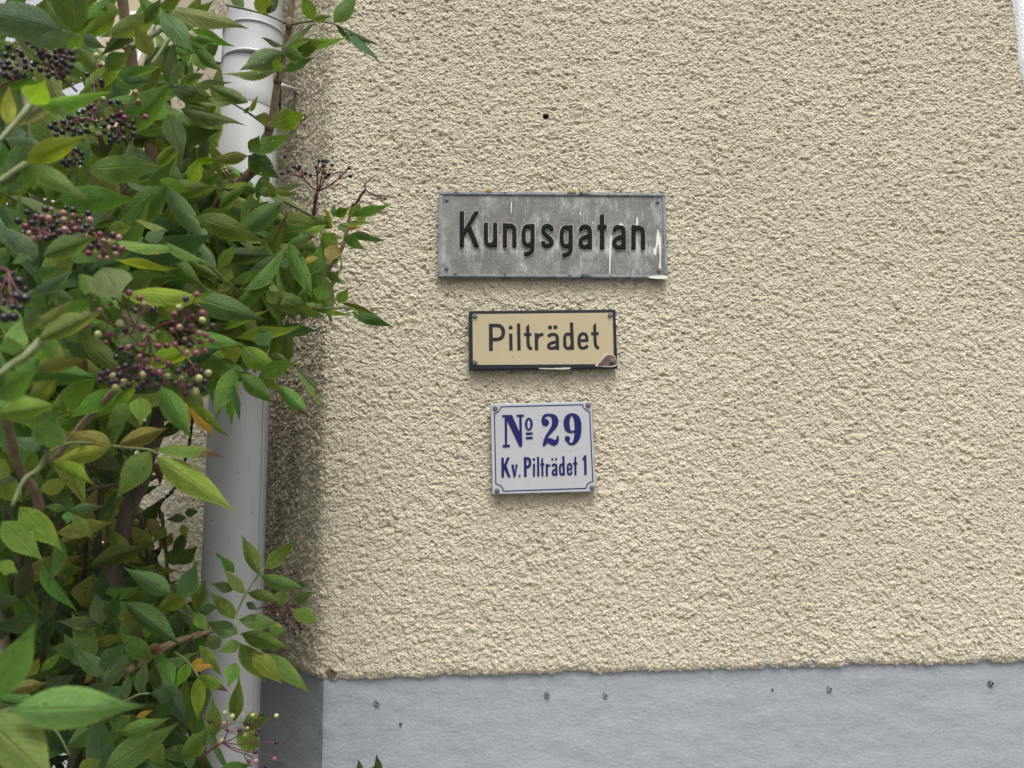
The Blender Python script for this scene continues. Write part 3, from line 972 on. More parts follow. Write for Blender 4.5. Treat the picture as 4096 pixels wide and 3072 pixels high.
class Sign:
    """a flat sign on the wall: picture points on its face are turned into its own coordinates"""
    def __init__(s, name, label, corners, yface, cat='sign'):
        s.yf = yface
        w = [on_wall(px, py, yface) for px, py in corners]        # TL TR BR BL
        s.c = sum(w) / 4
        e = (w[1] - w[0]) + (w[2] - w[3])
        s.a = math.atan2(e[2], e[0])
        s.o = thing(name, label, cat, (s.c[0], yface, s.c[2]), (0, -s.a, 0))
        L = [s.loc(px, py) for px, py in corners]
        s.w = (L[1][0] - L[0][0] + L[2][0] - L[3][0]) / 2; s.h = (L[0][1] - L[3][1] + L[1][1] - L[2][1]) / 2

    def loc(s, px, py):
        p = on_wall(px, py, s.yf); dx, dz = p[0] - s.c[0], p[2] - s.c[2]
        c, n = math.cos(s.a), math.sin(s.a)
        return (dx * c + dz * n, -dx * n + dz * c)

    def solid(s, name, loops, mat, y, extr, bev, parent=None):
        """loops in sign coordinates (x, z) -> solid whose back lies at y and front at y - 2*extr"""
        cu = bpy.data.curves.new(name, 'CURVE'); cu.dimensions = '2D'; cu.fill_mode = 'BOTH'
        cu.extrude = extr; cu.bevel_depth = bev; cu.bevel_resolution = 1
        if bev: cu.offset = -bev
        for lp in loops:
            sp = cu.splines.new('POLY'); sp.points.add(len(lp) - 1)
            for k, (a, b) in enumerate(lp): sp.points[k].co = (a, b, 0, 1)
            sp.use_cyclic_u = True
        tmp = bpy.data.objects.new('tmp', cu); COL.objects.link(tmp)
        dg = bpy.context.evaluated_depsgraph_get()
        me = bpy.data.meshes.new_from_object(tmp.evaluated_get(dg))
        bpy.data.objects.remove(tmp); bpy.data.curves.remove(cu)
        # (x, y, z) -> (x, -z, y): front faces -Y; centre on its own middle
        cx = sum(p[0] for lp in loops for p in lp) / sum(len(lp) for lp in loops); cz = sum(p[1] for lp in loops for p in lp) / sum(len(lp) for lp in loops)
        me.transform(Matrix(((1, 0, 0, -cx), (0, 0, -1, 0), (0, 1, 0, -cz), (0, 0, 0, 1))))
        me.materials.clear(); me.materials.append(mat); me.name = name
        o = link(bpy.data.objects.new(name, me), parent or s.o); o.location = (cx, y - extr - bev, cz)
        return o

    def glyph(s, name, shapes, frame, mat, y, extr, bev, step, grow=0.0):
        ox, oy, k = frame
        xs, ys, D = sdf_glyph(shapes, step); D = D - grow
        lps = [simplify([s.loc(ox + a * k, oy + b * k) for a, b in lp], 0.00009) for lp in contours(xs, ys, D)]
        return s.solid(name, lps, mat, y, extr, bev)

    def plate(s, name, hw, hh, y0, y1, bev, mat, cx=0.0, cz=0.0, warp=0.0, seed=0):
        """rounded slab, back y0, front y1 (towards -Y), bent a little by warp"""
        bm = bmesh.new(); box(bm, -hw, hw, y1, y0, -hh, hh)
        ed = [e for e in bm.edges if all(v.co.y < (y0 + y1) / 2 for v in e.verts) or abs(e.verts[0].co.y - e.verts[1].co.y) > 1e-6]
        bmesh.ops.bevel(bm, geom=ed, offset=bev, segments=3, affect='EDGES', profile=0.6)
        o = bm_obj(name, bm, mat, s.o); o.location = (cx, 0, cz)
        return o

    def rivet(s, px, py, r, h, y, mat, name='rivet', sides=9):
        x, z = s.loc(px, py); V = []; F = []
        prof = ((r * 1.0, 0.003), (r * 1.0, -h * 0.55), (r * 0.86, -h * 0.9), (r * 0.4, -h))
        a0 = random.uniform(0, 1)
        for (rr, yy) in prof:
            for k in range(sides):
                a = a0 + 2 * math.pi * k / sides; q = rr * (1 + 0.05 * math.sin(3 * a + px))
                V.append((math.cos(a) * q, yy, math.sin(a) * q))
        for i in range(3):
            for k in range(sides):
                k2 = (k + 1) % sides; F.append((i * sides + k, i * sides + k2, (i + 1) * sides + k2, (i + 1) * sides + k))
        F.append(tuple(3 * sides + k for k in range(sides)))
        o = mesh_obj(name, V, F, mat, s.o); o.location = (x, y, z)
        return o


def rough_loop(pts, sub=5, jit=0.0):
    out = []
    p = [np.array(q, float) for q in pts]; n = len(p)
    for i in range(n):
        p0, p1, p2, p3 = p[(i - 1) % n], p[i], p[(i + 1) % n], p[(i + 2) % n]
        for k in range(sub):
            t = k / sub
            c = 0.5 * (2 * p1 + (p2 - p0) * t + (2 * p0 - 5 * p1 + 4 * p2 - p3) * t * t + (3 * p1 - p0 - 3 * p2 + p3) * t ** 3)
            out.append((c[0] + random.uniform(-jit, jit), c[1] + random.uniform(-jit, jit)))
    return out


# --- street name sign: cast plate with raised frame and letters
KF = (1720, 740, 0.2411)
sg = Sign('street_name_sign', 'weathered grey metal sign reading Kungsgatan in raised black letters, topmost and largest', [(1755, 766), (2663, 775), (2669, 1113), (1752, 1110)], -0.010)
hw, hh = sg.w / 2, sg.h / 2
fw = 0.0068
sg.plate('plate', hw - 0.002, hh - 0.002, 0.0030, -0.0008, 0.0006, M['plate'])
for (nm, x0, x1, z0, z1) in (('frame_bar', -hw, hw, hh - fw, hh), ('frame_bar', -hw, hw, -hh, -hh + fw), ('frame_bar', -hw, -hw + fw, -hh + fw, hh - fw), ('frame_bar', hw - fw, hw, -hh + fw, hh - fw)):
    bm = bmesh.new(); a, b, c, d_ = x0, x1, z0, z1
    cx, cz = (a + b) / 2, (c + d_) / 2
    box(bm, a - cx, b - cx, -0.0034, 0.0042, c - cz, d_ - cz)
    ed = [e for e in bm.edges if all(v.co.y < 0 for v in e.verts)]
    bmesh.ops.bevel(bm, geom=ed, offset=0.0015, segments=2, affect='EDGES')
    o = bm_obj(nm, bm, M['frame'], sg.o); o.location = (cx, 0.0 if nm else 0, cz)


def sh(shapes, dx, dy):
    out = []
    for s_ in shapes:
        if s_[0] in ('poly', 'line'): out.append((s_[0], [(p[0] + dx, p[1] + dy) for p in s_[1]], *s_[2:]))
        elif s_[0] == 'var': out.append(('var', [(p[0] + dx, p[1] + dy, p[2]) for p in s_[1]]))
        else: out.append((s_[0], s_[1] + dx, s_[2] + dy, *s_[3:]))
    return out


gK = [('poly', [(493, 445), (566, 445), (566, 1036), (493, 1036)]), ('poly', [(738, 448), (814, 448), (566, 862), (566, 738)]), ('poly', [(622, 740), (684, 688), (820, 1036), (736, 1036)])]
gu = [('line', [(928, 635), (928, 800), (929, 930), (942, 975), (976, 1003), (1012, 1003), (1052, 982), (1080, 935)], 68), ('line', [(1081, 637), (1081, 1037)], 68)]
gn = [('line', [(1243, 640), (1243, 1038)], 68), ('line', [(1243, 745), (1262, 702), (1310, 680), (1358, 688), (1392, 722), (1400, 780), (1400, 900), (1400, 1038)], 68)]
gg = [('line', [(1702, 735), (1668, 700), (1620, 690), (1576, 712), (1556, 765), (1553, 850), (1558, 940), (1585, 990), (1630, 1003), (1672, 985), (1702, 940)], 64),
      ('line', [(1701, 655), (1701, 850), (1701, 1040), (1692, 1092), (1660, 1128), (1615, 1145), (1562, 1150)], 66)]
gs = [('line', [(2020, 765), (2006, 712), (1965, 688), (1915, 690), (1880, 722), (1880, 775), (1910, 822), (1955, 866), (1997, 905), (2018, 950), (2004, 992), (1962, 1013), (1912, 1010), (1882, 985), (1873, 940)], 66)]
ga = [('line', [(2497, 768), (2508, 718), (2548, 697), (2602, 699), (2640, 730), (2650, 790), (2651, 900), (2652, 1066)], 66),
      ('line', [(2650, 846), (2600, 862), (2535, 886), (2497, 930), (2497, 985), (2530, 1028), (2580, 1033), (2628, 1005), (2650, 960)], 64)]
gt = [('poly', [(2816, 505), (2884, 492), (2890, 1068), (2818, 1068)]), ('poly', [(2776, 668), (2926, 668), (2926, 736), (2776, 736)])]
for ch, g in (('K', gK), ('u', gu), ('n', gn), ('g', gg), ('s', gs), ('g', sh(gg, 631, 17)), ('a', ga), ('t', gt), ('a', sh(ga, 560, 7)), ('n', sh(gn, 2130, 35))):
    sg.glyph('letter_edge', g, KF, M['halo'], -0.0007, 0.00012, 0.0, 6.0, 15.0 + random.uniform(-3, 4))
    sg.glyph('letter', g, KF, M['letter'], -0.0006, 0.0011, 0.0010, 6.0)['label'] = 'raised black letter ' + ch
for (px, py) in ((1787, 799), (1786, 1073), (2630, 808), (2635, 1082)):
    sg.rivet(px, py, 0.0038, 0.0026, -0.0008, M['zinc'])


def drip(loop_px, frame, y=-0.0008, th=0.00035, mat=None, name='paint_drip'):
    ox, oy, k = frame
    lp = [sg.loc(ox + a * k, oy + b * k) for a, b in rough_loop(loop_px, 4)]
    return sg.solid(name, lp and [lp], mat or M['drip'], y, th, 0.0)


K2 = (2180, 740, 0.2411)
drip([(1085, 820), (1105, 880), (1100, 960), (1098, 1090), (1088, 1250), (1082, 1400), (1078, 1480), (1062, 1480), (1066, 1300), (1070, 1120), (1064, 1070), (1078, 980)], K2)
drip([(1870, 735), (1892, 800), (1915, 880), (1922, 1000), (1920, 1160), (1918, 1320), (1925, 1395), (1885, 1360), (1900, 1250), (1893, 1080), (1880, 990), (1850, 1060), (1842, 1160), (1815, 1165), (1792, 1110), (1802, 1035), (1820, 1060), (1842, 960), (1850, 840)], K2)
drip([(1525, 530), (1545, 590), (1535, 668), (1508, 665), (1515, 590)], K2)
drip([(588, 440), (596, 490), (584, 508), (578, 480)], K2)
drip([(1352, 275), (1358, 340), (1352, 470), (1344, 460), (1342, 330)], KF)
drip([(1250, 645), (1290, 672), (1300, 684), (1215, 678)], K2, -0.0047, 0.0002)
drip([(792, 605), (799, 640), (786, 650)], K2)
drip([(1518, 1290), (1528, 1340), (1512, 1345)], KF)
drip([(1612, 440), (1618, 590), (1608, 500)], K2)
# thick paint along the lower right edge
drip([(1700, 1540), (1760, 1522), (1900, 1515), (2000, 1518), (2026, 1540), (2018, 1568), (1900, 1568), (1780, 1562)], K2, -0.0034, 0.0006)
for lp, fr in (([(940, 95), (990, 80), (1030, 98), (1010, 128), (985, 118), (955, 122)], KF), ([(408, 122), (470, 112), (512, 128), (500, 142), (430, 145)], K2), ([(565, 122), (600, 118), (602, 134), (570, 135)], K2)):
    drip(lp, fr, -0.0030, 0.0012, M['lichen'], 'lichen_patch')

# --- middle sign: cream enamel with dark border
PF = (1850, 1200, 0.29385)
sg = Sign('quarter_name_sign', 'cream enamel sign with black border reading Pilträdet, chipped lower right corner', [(1873.5, 1244), (2462, 1237.5), (2470, 1474), (1878, 1482)], -0.013)
sg.plate('plate', sg.w / 2, sg.h / 2, 0.0055, -0.0022, 0.0024, M['black_enamel'])
pan = [(137, 197), (2040, 177), (2057, 875), (143, 886)]
sg.solid('panel', [[sg.loc(PF[0] + a * PF[2], PF[1] + b * PF[2]) for a, b in pan]], M['cream_enamel'], -0.0021, 0.00022, 0.0)
LP = [
    [('line', [(385, 328), (388, 698)], 52), ('line', [(385, 353), (450, 352), (510, 360), (545, 395), (556, 445), (546, 495), (516, 528), (465, 541), (385, 542)], 50)],
    [('line', [(656, 460), (660, 693)], 46), ('dot', 655, 380, 28)],
    [('line', [(762, 324), (770, 692)], 46)],
    [('line', [(887, 372), (889, 500), (892, 590), (900, 635), (918, 660), (946, 667)], 46), ('poly', [(864, 368), (905, 332), (910, 420), (864, 420)]), ('poly', [(834, 455), (938, 453), (938, 494), (835, 496)])],
    [('line', [(1003, 455), (1007, 690)], 48), ('line', [(1007, 560), (1022, 510), (1055, 480), (1100, 470)], 44)],
    [('line', [(1166, 506), (1190, 482), (1228, 472), (1264, 480), (1286, 508), (1290, 560), (1292, 686)], 46), ('line', [(1290, 572), (1245, 580), (1195, 598), (1170, 626), (1178, 654), (1212, 664), (1250, 656), (1286, 632)], 44), ('dot', 1190, 377, 29), ('dot', 1262, 375, 29)],
    [('line', [(1482, 310), (1494, 683)], 46), ('line', [(1488, 530), (1472, 486), (1440, 467), (1406, 478), (1390, 515), (1389, 570), (1393, 625), (1410, 655), (1440, 664), (1472, 648), (1490, 610)], 44)],
    [('line', [(1690, 572), (1689, 510), (1672, 474), (1638, 464), (1604, 478), (1586, 520), (1585, 580), (1592, 630), (1612, 655), (1645, 659), (1676, 648), (1704, 624)], 44), ('line', [(1590, 557), (1710, 556)], 40)],
    [('line', [(1797, 372), (1800, 500), (1803, 580), (1812, 625), (1830, 650), (1858, 660)], 44), ('poly', [(1774, 352), (1814, 314), (1820, 410), (1776, 410)]), ('poly', [(1747, 443), (1850, 440), (1852, 483), (1748, 486)])],
]
for ch, g in zip('Pilträdet', LP):
    sg.glyph('letter', g, PF, M['print'], -0.00254, 0.00016, 0.0, 4.0)['label'] = 'dark grey letter ' + ch
for (px, py) in ((1900.5, 1266), (1900.5, 1451), (2440, 1262)):
    sg.rivet(px, py, 0.0045, 0.0036, -0.0024, M['zinc'])
rimp = [(1800, 900), (1860, 850), (1910, 790), (1925, 745), (1965, 720), (2000, 740), (2055, 755), (2085, 800), (2100, 860), (2085, 905), (1990, 915), (1890, 910)]
rust = [(1840, 895), (1890, 830), (1945, 770), (1985, 752), (2040, 760), (2075, 800), (2095, 850), (2080, 888), (2000, 902), (1900, 900)]
sg.solid('chipped_rim', [[sg.loc(PF[0] + a * PF[2], PF[1] + b * PF[2]) for a, b in rough_loop(rimp, 4, 3)]], M['chip'], -0.00256, 0.00018, 0.0)
sg.solid('rust_patch', [[sg.loc(PF[0] + a * PF[2], PF[1] + b * PF[2]) for a, b in rough_loop(rust, 4, 4)]], M['rust'], -0.00294, 0.00014, 0.0)
sg.solid('chipped_rim', [[sg.loc(PF[0] + a * PF[2], PF[1] + b * PF[2]) for a, b in rough_loop([(1030, 928), (1200, 932), (1440, 922), (1470, 936), (1400, 946), (1100, 944)], 4, 2)]], M['chip'], -0.0008, 0.0011, 0.0)
sg.rivet(1850 + 2033 * PF[2], 1200 + 835 * PF[2], 0.0044, 0.0036, -0.0030, M['zinc'])

# --- number plate
NF = (1930, 1580, 0.25316)
sg = Sign('house_number_plate', 'white enamel plate with blue No 29 above Kv. Pilträdet 1, lowest of the signs', [(1962.5, 1615.5), (2370, 1605.5), (2384, 1967), (1968.5, 1977.5)], -0.012)
sg.plate('plate', sg.w / 2, sg.h / 2, 0.0045, -0.0016, 0.0019, M['white_enamel'])
bl = [(293, 188), (1575, 155), (1600, 208), (1640, 245), (1690, 270), (1742, 1365), (1690, 1385), (1650, 1420), (1632, 1475), (333, 1520), (312, 1465), (270, 1425), (212, 1405), (188, 300), (240, 275), (275, 240)]
bl3 = [sg.loc(NF[0] + a * NF[2], NF[1] + b * NF[2]) for a, b in bl]
outer, inner = [], []
n = len(bl3); hwid = 0.00095
for i in range(n):
    p0, p1, p2 = (np.array(bl3[(i + k) % n]) for k in (-1, 0, 1))
    t1 = (p1 - p0) / np.hypot(*(p1 - p0)); t2 = (p2 - p1) / np.hypot(*(p2 - p1))
    n1 = np.array([-t1[1], t1[0]]); n2 = np.array([-t2[1], t2[0]]); m = n1 + n2; m /= np.hypot(*m)
    k = hwid / max(0.5, m @ n1); outer.append(tuple(p1 + m * k)); inner.append(tuple(p1 - m * k))
sg.solid('border_line', [outer, inner], M['blue_enamel'], -0.0016, 0.00016, 0.0)
NG = [
    ('N', [('poly', [(350, 330), (388, 330), (390, 810), (354, 810)]), ('poly', [(352, 318), (466, 316), (630, 690), (628, 817), (584, 817), (372, 372)]), ('poly', [(580, 325), (618, 325), (626, 770), (582, 560)]),
           ('poly', [(310, 318), (440, 315), (440, 350), (312, 350)]), ('poly', [(540, 311), (652, 309), (652, 344), (540, 347)]), ('poly', [(320, 788), (433, 785), (433, 826), (320, 828)])]),
    ('o', [('ell', 732, 461, 63, 102, 25, 74)]),
    ('bars', [('poly', [(685, 593), (793, 591), (793, 627), (685, 630)]), ('poly', [(685, 662), (793, 660), (793, 695), (686, 698)])]),
    ('2', [('dot', 994, 436, 57), ('var', [(956, 440, 22), (952, 390, 22), (975, 340, 24), (1020, 316, 20), (1075, 320, 24), (1128, 350, 40), (1148, 410, 52), (1138, 475, 46), (1105, 535, 36), (1060, 590, 28), (1015, 655, 24), (985, 725, 21), (972, 785, 19)]),
           ('var', [(985, 785, 12), (1005, 745, 22), (1040, 718, 38), (1085, 735, 46), (1130, 757, 44), (1168, 735, 32), (1186, 695, 20), (1190, 660, 16)]), ('poly', [(950, 770), (992, 770), (990, 806), (950, 806)])]),
    ('9', [('var', [(1325, 450, 47), (1334, 385, 45), (1362, 335, 34), (1400, 308, 20), (1440, 318, 28), (1482, 365, 46), (1504, 440, 54), (1508, 530, 54), (1503, 620, 52), (1480, 700, 42), (1445, 756, 27), (1405, 774, 18), (1368, 762, 18), (1345, 730, 20)]),
           ('dot', 1340, 690, 44), ('var', [(1325, 450, 47), (1336, 520, 44), (1362, 565, 30), (1400, 583, 17), (1440, 578, 16), (1475, 555, 20)])]),
    ('K', [('poly', [(298, 990), (338, 989), (341, 1300), (300, 1301)]), ('poly', [(388, 988), (432, 986), (341, 1196), (339, 1106)]), ('poly', [(346, 1168), (376, 1112), (445, 1298), (404, 1300)])]),
    ('v', [('poly', [(455, 1098), (495, 1097), (513, 1235), (522, 1096), (557, 1095), (521, 1297), (490, 1297)])]),
    ('full stop', [('poly', [(573, 1262), (600, 1260), (600, 1297), (575, 1298)])]),
    ('P', [('line', [(674, 981), (677, 1290)], 42), ('line', [(675, 1003), (715, 1002), (742, 1020), (750, 1065), (744, 1112), (718, 1134), (676, 1136)], 40)]),
    ('i', [('line', [(812, 1085), (813, 1287)], 33), ('poly', [(795, 998), (828, 998), (828, 1036), (795, 1036)])]),
    ('l', [('line', [(877, 977), (881, 1285)], 33)]),
    ('t', [('poly', [(928, 1010), (957, 990), (964, 1283), (932, 1283)]), ('poly', [(911, 1082), (976, 1080), (976, 1112), (912, 1114)])]),
    ('r', [('line', [(1014, 1090), (1016, 1283)], 33), ('line', [(1016, 1145), (1034, 1116), (1068, 1112)], 34)]),
    ('ä', [('line', [(1104, 1128), (1116, 1102), (1144, 1096), (1164, 1120), (1166, 1190), (1167, 1272)], 33), ('line', [(1165, 1166), (1125, 1186), (1106, 1218), (1114, 1252), (1140, 1258), (1163, 1232)], 30), ('poly', [(1088, 998), (1118, 997), (1118, 1030), (1088, 1031)]), ('poly', [(1146, 996), (1177, 995), (1177, 1028), (1146, 1029)])]),
    ('d', [('line', [(1277, 967), (1284, 1268)], 33), ('line', [(1278, 1136), (1262, 1102), (1240, 1096), (1225, 1122), (1222, 1170), (1225, 1222), (1240, 1253), (1262, 1250), (1282, 1222)], 30)]),
    ('e', [('line', [(1352, 1172), (1415, 1170)], 26), ('line', [(1402, 1176), (1402, 1118), (1384, 1090), (1360, 1092), (1346, 1120), (1345, 1170), (1347, 1222), (1362, 1250), (1388, 1252), (1402, 1232), (1403, 1205)], 30)]),
    ('t', [('poly', [(1449, 990), (1478, 962), (1485, 1264), (1453, 1265)]), ('poly', [(1427, 1069), (1496, 1067), (1496, 1097), (1428, 1099)])]),
    ('1', [('line', [(1620, 953), (1625, 1260)], 38), ('poly', [(1575, 1008), (1612, 955), (1614, 1002), (1580, 1034)])]),
]
for ch, g in NG:
    sg.glyph('letter', g, NF, M['blue_enamel'], -0.0015, 0.00035, 0.0003, 3.6)['label'] = 'raised blue ' + ch
for (cx, cy) in ((200, 210), (1668, 160), (232, 1512), (1732, 1465)):
    px, py = NF[0] + cx * NF[2], NF[1] + cy * NF[2]
    sg.rivet(px, py, 0.0052, 0.0008, -0.0016, M['washer'], 'washer', 14)
    sg.rivet(px, py, 0.0043, 0.0034, -0.0022, M['zinc'])
for (cx, cy, r) in ((1213, 222, 5), (882, 378, 5), (909, 322, 6), (1285, 308, 5), (1300, 328, 4), (1242, 412, 6), (1250, 430, 5), (1148, 674, 6), (910, 670, 7), (970, 554, 4), (1392, 205, 4), (1106, 257, 4), (1213, 258, 4), (860, 274, 3), (1235, 600, 4), (455, 328, 9), (810, 930, 5)):
    sg.solid('enamel_chip', [[(sg.loc(NF[0] + (cx + r * math.cos(a)) * NF[2], NF[1] + (cy + r * math.sin(a)) * NF[2])) for a in np.linspace(0, 5.5, 7)]], M['rust'], -0.0024 if r == 9 else -0.0016, 0.00008, 0.0)

# ---------------------------------------------------------------- black cable hanging on the canted wall
K8 = 850 / 1763.0
ORG = {1: (0, 0), 2: (750, 0), 3: (0, 750), 4: (750, 750), 5: (0, 1500), 6: (600, 1500), 7: (0, 2272), 8: (700, 2272)}


def cp(c, x, y):
    return ORG[c][0] + x * K8, ORG[c][1] + y * K8


cab = [P(*cp(c, x, y), d) for c, x, y, d in ((5, 1610, 240, 1.52), (5, 1560, 620, 1.54), (5, 1470, 880, 1.55), (5, 1430, 965, 1.55), (5, 1345, 1045, 1.56), (5, 1322, 1130, 1.56), (5, 1358, 1290, 1.57), (5, 1332, 1440, 1.56), (5, 1285, 1540, 1.55), (5, 1312, 1659, 1.54), (7, 1322, 200, 1.52), (7, 1262, 370, 1.48), (7, 1130, 520, 1.46), (7, 1000, 760, 1.46))]
path = smooth_path(cab, 40)
c0 = cab[7]
cable = thing('light_string_cable', 'thin twisted black cable hanging down the wall beside the trunk', 'cable', tuple(c0))
for ph in (0.0, math.pi):
    pts = []
    L = 0.0
    for i, p in enumerate(path):
        if i: L += np.linalg.norm(p - path[i - 1])
        a = L / 0.026 * 2 * math.pi + ph
        t = path[min(i + 1, len(path) - 1)] - path[max(i - 1, 0)]; t = t / np.linalg.norm(t)
        u = np.cross(t, [0, 1, 0]); u /= np.linalg.norm(u); v = np.cross(t, u)
        pts.append(p + (u * math.cos(a) + v * math.sin(a)) * 0.0017 - c0)
    V, F = tube_data(pts, 0.0017, 6)
    mesh_obj('wire', V, F, M['cable'], cable, True)
V, F = tube_data([(0, 0, 0), np.array(P(*cp(5, 1290, 1462), 1.545)) - c0, np.array(P(*cp(5, 1248, 1447), 1.54)) - c0], [0.004, 0.004, 0.003], 8)
mesh_obj('bulb_socket', V, F, M['cable'], cable, True)

# ---------------------------------------------------------------- elder shrub
root = np.array([-0.62, -0.10, 0.12])
elder = thing('elder_shrub', 'large elder shrub with pinnate green leaves and black and red berry clusters', 'shrub', tuple(root))
ROOT = root


def etube(name, pts, rad, mat, parent=elder, sides=8, sub=6, off=ROOT):
    pts = smooth_path(pts, sub)
    if not np.isscalar(rad):
        rad = np.interp(np.linspace(0, 1, len(pts)), np.linspace(0, 1, len(rad)), rad)
    pts = [np.array(p) - off for p in pts]
    V, F = tube_data(pts, rad, sides)
    return mesh_obj(name, V, F, mat, parent, True)


def cpath(c, lst, d0, d1=None):
    d1 = d0 if d1 is None else d1
    n = len(lst)
    return [P(*cp(c, x, y), d0 + (d1 - d0) * i / max(1, n - 1)) for i, (x, y) in enumerate(lst)]


# stems and branches
trunk = [P(*cp(2, 330, 1600), 1.22), P(760, 1000, 1.24), P(700, 1350, 1.24)] + cpath(5, [(1330, 200), (1290, 420), (1180, 860), (1055, 1150), (945, 1659)], 1.24, 1.22) + cpath(7, [(890, 330), (850, 700), (800, 1200)], 1.2, 1.2) + [P(330, 3300, 1.25), root + np.array([0.02, 0.02, 0.0])]
etube('trunk', trunk, [0.008, 0.009, 0.010, 0.0115, 0.012, 0.0125, 0.013, 0.0135, 0.014, 0.0145, 0.015, 0.016, 0.02], M['old_bark'], sides=12)
etube('stem', cpath(2, [(885, -160), (870, -30), (850, 190), (805, 420), (752, 660), (692, 1040), (640, 1165), (560, 1390), (330, 1600)], 1.20, 1.22), [0.0042, 0.0045, 0.0048, 0.005, 0.0056, 0.0062, 0.0068, 0.0075, 0.008], M['young_bark'], sides=10)
for (c, x, y, r) in ((2, 848, 195, 0.0062), (2, 750, 655, 0.0072), (2, 680, 1045, 0.0075), (2, 562, 1395, 0.0085)):
    p = P(*cp(c, x, y), 1.20 if y < 300 else 1.21)
    etube('stem_node', [p + np.array([0.001, 0, 0.008]), p + np.array([0, 0, 0.002]), p - np.array([0.001, 0, 0.008])], [r * 0.8, r, r * 0.85], M['young_bark'], sides=9, sub=2)
etube('stem', cpath(1, [(990, -160), (1012, -20), (1050, 250), (1076, 400), (1110, 600), (1170, 830), (1212, 1050), (1280, 1370)], 1.08, 1.15) + [P(680, 900, 1.2), P(700, 1350, 1.24)], [0.007, 0.0072, 0.0074, 0.0078, 0.008, 0.0082, 0.0085, 0.009, 0.009, 0.010], M['young_bark'], sides=10)
etube('stem', cpath(1, [(140, -60), (155, 190), (190, 430), (230, 800), (300, 1300)], 1.02, 1.05) + [P(120, 1250, 1.15), P(-60, 1900, 1.25), P(60, 2900, 1.3)], [0.0065, 0.007, 0.0075, 0.008, 0.008, 0.009, 0.010, 0.012], M['pale_bark'], sides=9)
etube('stem', cpath(1, [(1270, 200), (1205, 440), (1155, 590), (1130, 900), (1118, 1360)], 1.35, 1.3) + [P(560, 1100, 1.28), P(600, 1700, 1.3)], 0.0058, M['pale_bark'])
etube('stem', cpath(1, [(1035, 1150), (1000, 1340), (970, 1500)], 1.3) + [P(480, 1000, 1.3), P(560, 1600, 1.3)], 0.004, M['pale_bark'])
etube('stem', cpath(1, [(930, 1350), (1000, 1540), (1060, 1690)], 1.0, 1.02) + [P(560, 1100, 1.1), P(700, 1350, 1.22)], [0.004, 0.0045, 0.005, 0.006, 0.007], M['young_bark'])
etube('branch', cpath(1, [(1410, 205), (1300, 270), (1200, 335), (1085, 390)], 1.1, 1.08), [0.0028, 0.0034, 0.0038, 0.0042], M['stalk'])
etube('branch', cpath(1, [(880, 355), (960, 375), (1050, 395)], 1.07, 1.08), [0.0026, 0.003, 0.0035], M['stalk'])
etube('branch', cpath(1, [(1400, 320), (1320, 450), (1240, 560)], 1.18, 1.16), 0.0032, M['stalk'])
etube('branch', cpath(1, [(1000, 1080), (930, 1180), (880, 1270)], 0.95, 1.0), 0.0038, M['stalk'])
etube('branch', cpath(1, [(820, 1110), (850, 1200), (880, 1260)], 0.95, 1.0), 0.0038, M['young_bark'])
etube('branch', cpath(4, [(1345, 235), (1295, 470), (1180, 660), (1090, 790), (830, 960), (500, 1100), (330, 1180)], 1.22, 1.22) + [P(860, 1400, 1.23), P(700, 1500, 1.24)], [0.0028, 0.0034, 0.004, 0.0046, 0.005, 0.0055, 0.006, 0.0065, 0.007], M['young_bark'])
etube('branch', cpath(4, [(1058, 130), (1048, 230), (1010, 270), (1000, 300), (900, 420)], 1.24), [0.003, 0.0035, 0.0045, 0.004, 0.004], M['stalk'])
etube('branch', cpath(4, [(800, 115), (920, 175), (1040, 240)], 1.22, 1.24), 0.0026, M['stalk'])
etube('branch', cpath(7, [(1060, 860), (1260, 735), (1450, 625), (1600, 575), (1700, 540), (1790, 512)], 1.08, 1.12), [0.006, 0.0056, 0.005, 0.0045, 0.004, 0.003], M['young_bark'])
etube('branch', cpath(7, [(1250, 690), (1370, 640), (1460, 605), (1700, 530)], 1.08, 1.12), 0.0035, M['young_bark'])
etube('branch', cpath(7, [(1060, 860), (900, 960), (800, 1200)], 1.08, 1.2), 0.0065, M['old_bark'])
etube('dead_twig', cpath(5, [(300, 1130), (450, 1062), (640, 990), (780, 932), (900, 915), (1005, 905)], 1.02, 1.1), [0.004, 0.0036, 0.003, 0.003, 0.0025, 0.002], M['old_bark'])
etube('branch', cpath(5, [(40, 330), (90, 530), (150, 760), (290, 970), (330, 1100)], 0.62, 0.72), [0.0034, 0.0038, 0.004, 0.0042, 0.0046], M['young_bark'])
etube('branch', cpath(5, [(960, 120), (840, 240), (690, 400), (540, 590), (430, 720)], 0.84, 0.9), 0.0038, M['young_bark'])
etube('branch', cpath(5, [(560, 420), (750, 290), (990, 180), (1300, 120)], 1.0, 1.2), [0.012, 0.0115, 0.011, 0.01], M['old_bark'])
for k in range(9):
    px = random.uniform(-60, 560); d = random.uniform(1.25, 1.6)
    etube('stem', [P(px + random.uniform(-80, 80), random.uniform(1500, 1750), d), P(px, 2100, d), P(px + random.uniform(-60, 60), 2600, d), P(px + random.uniform(-60, 100), 3250, d)], [0.004, 0.006, 0.007, 0.008], M['old_bark'])
etube('trunk', [P(270, 3250, 1.15), P(330, 3000, 1.15), P(420, 2890, 1.16), P(470, 2820, 1.2)], [0.016, 0.014, 0.011, 0.007], M['old_bark'], sides=12)

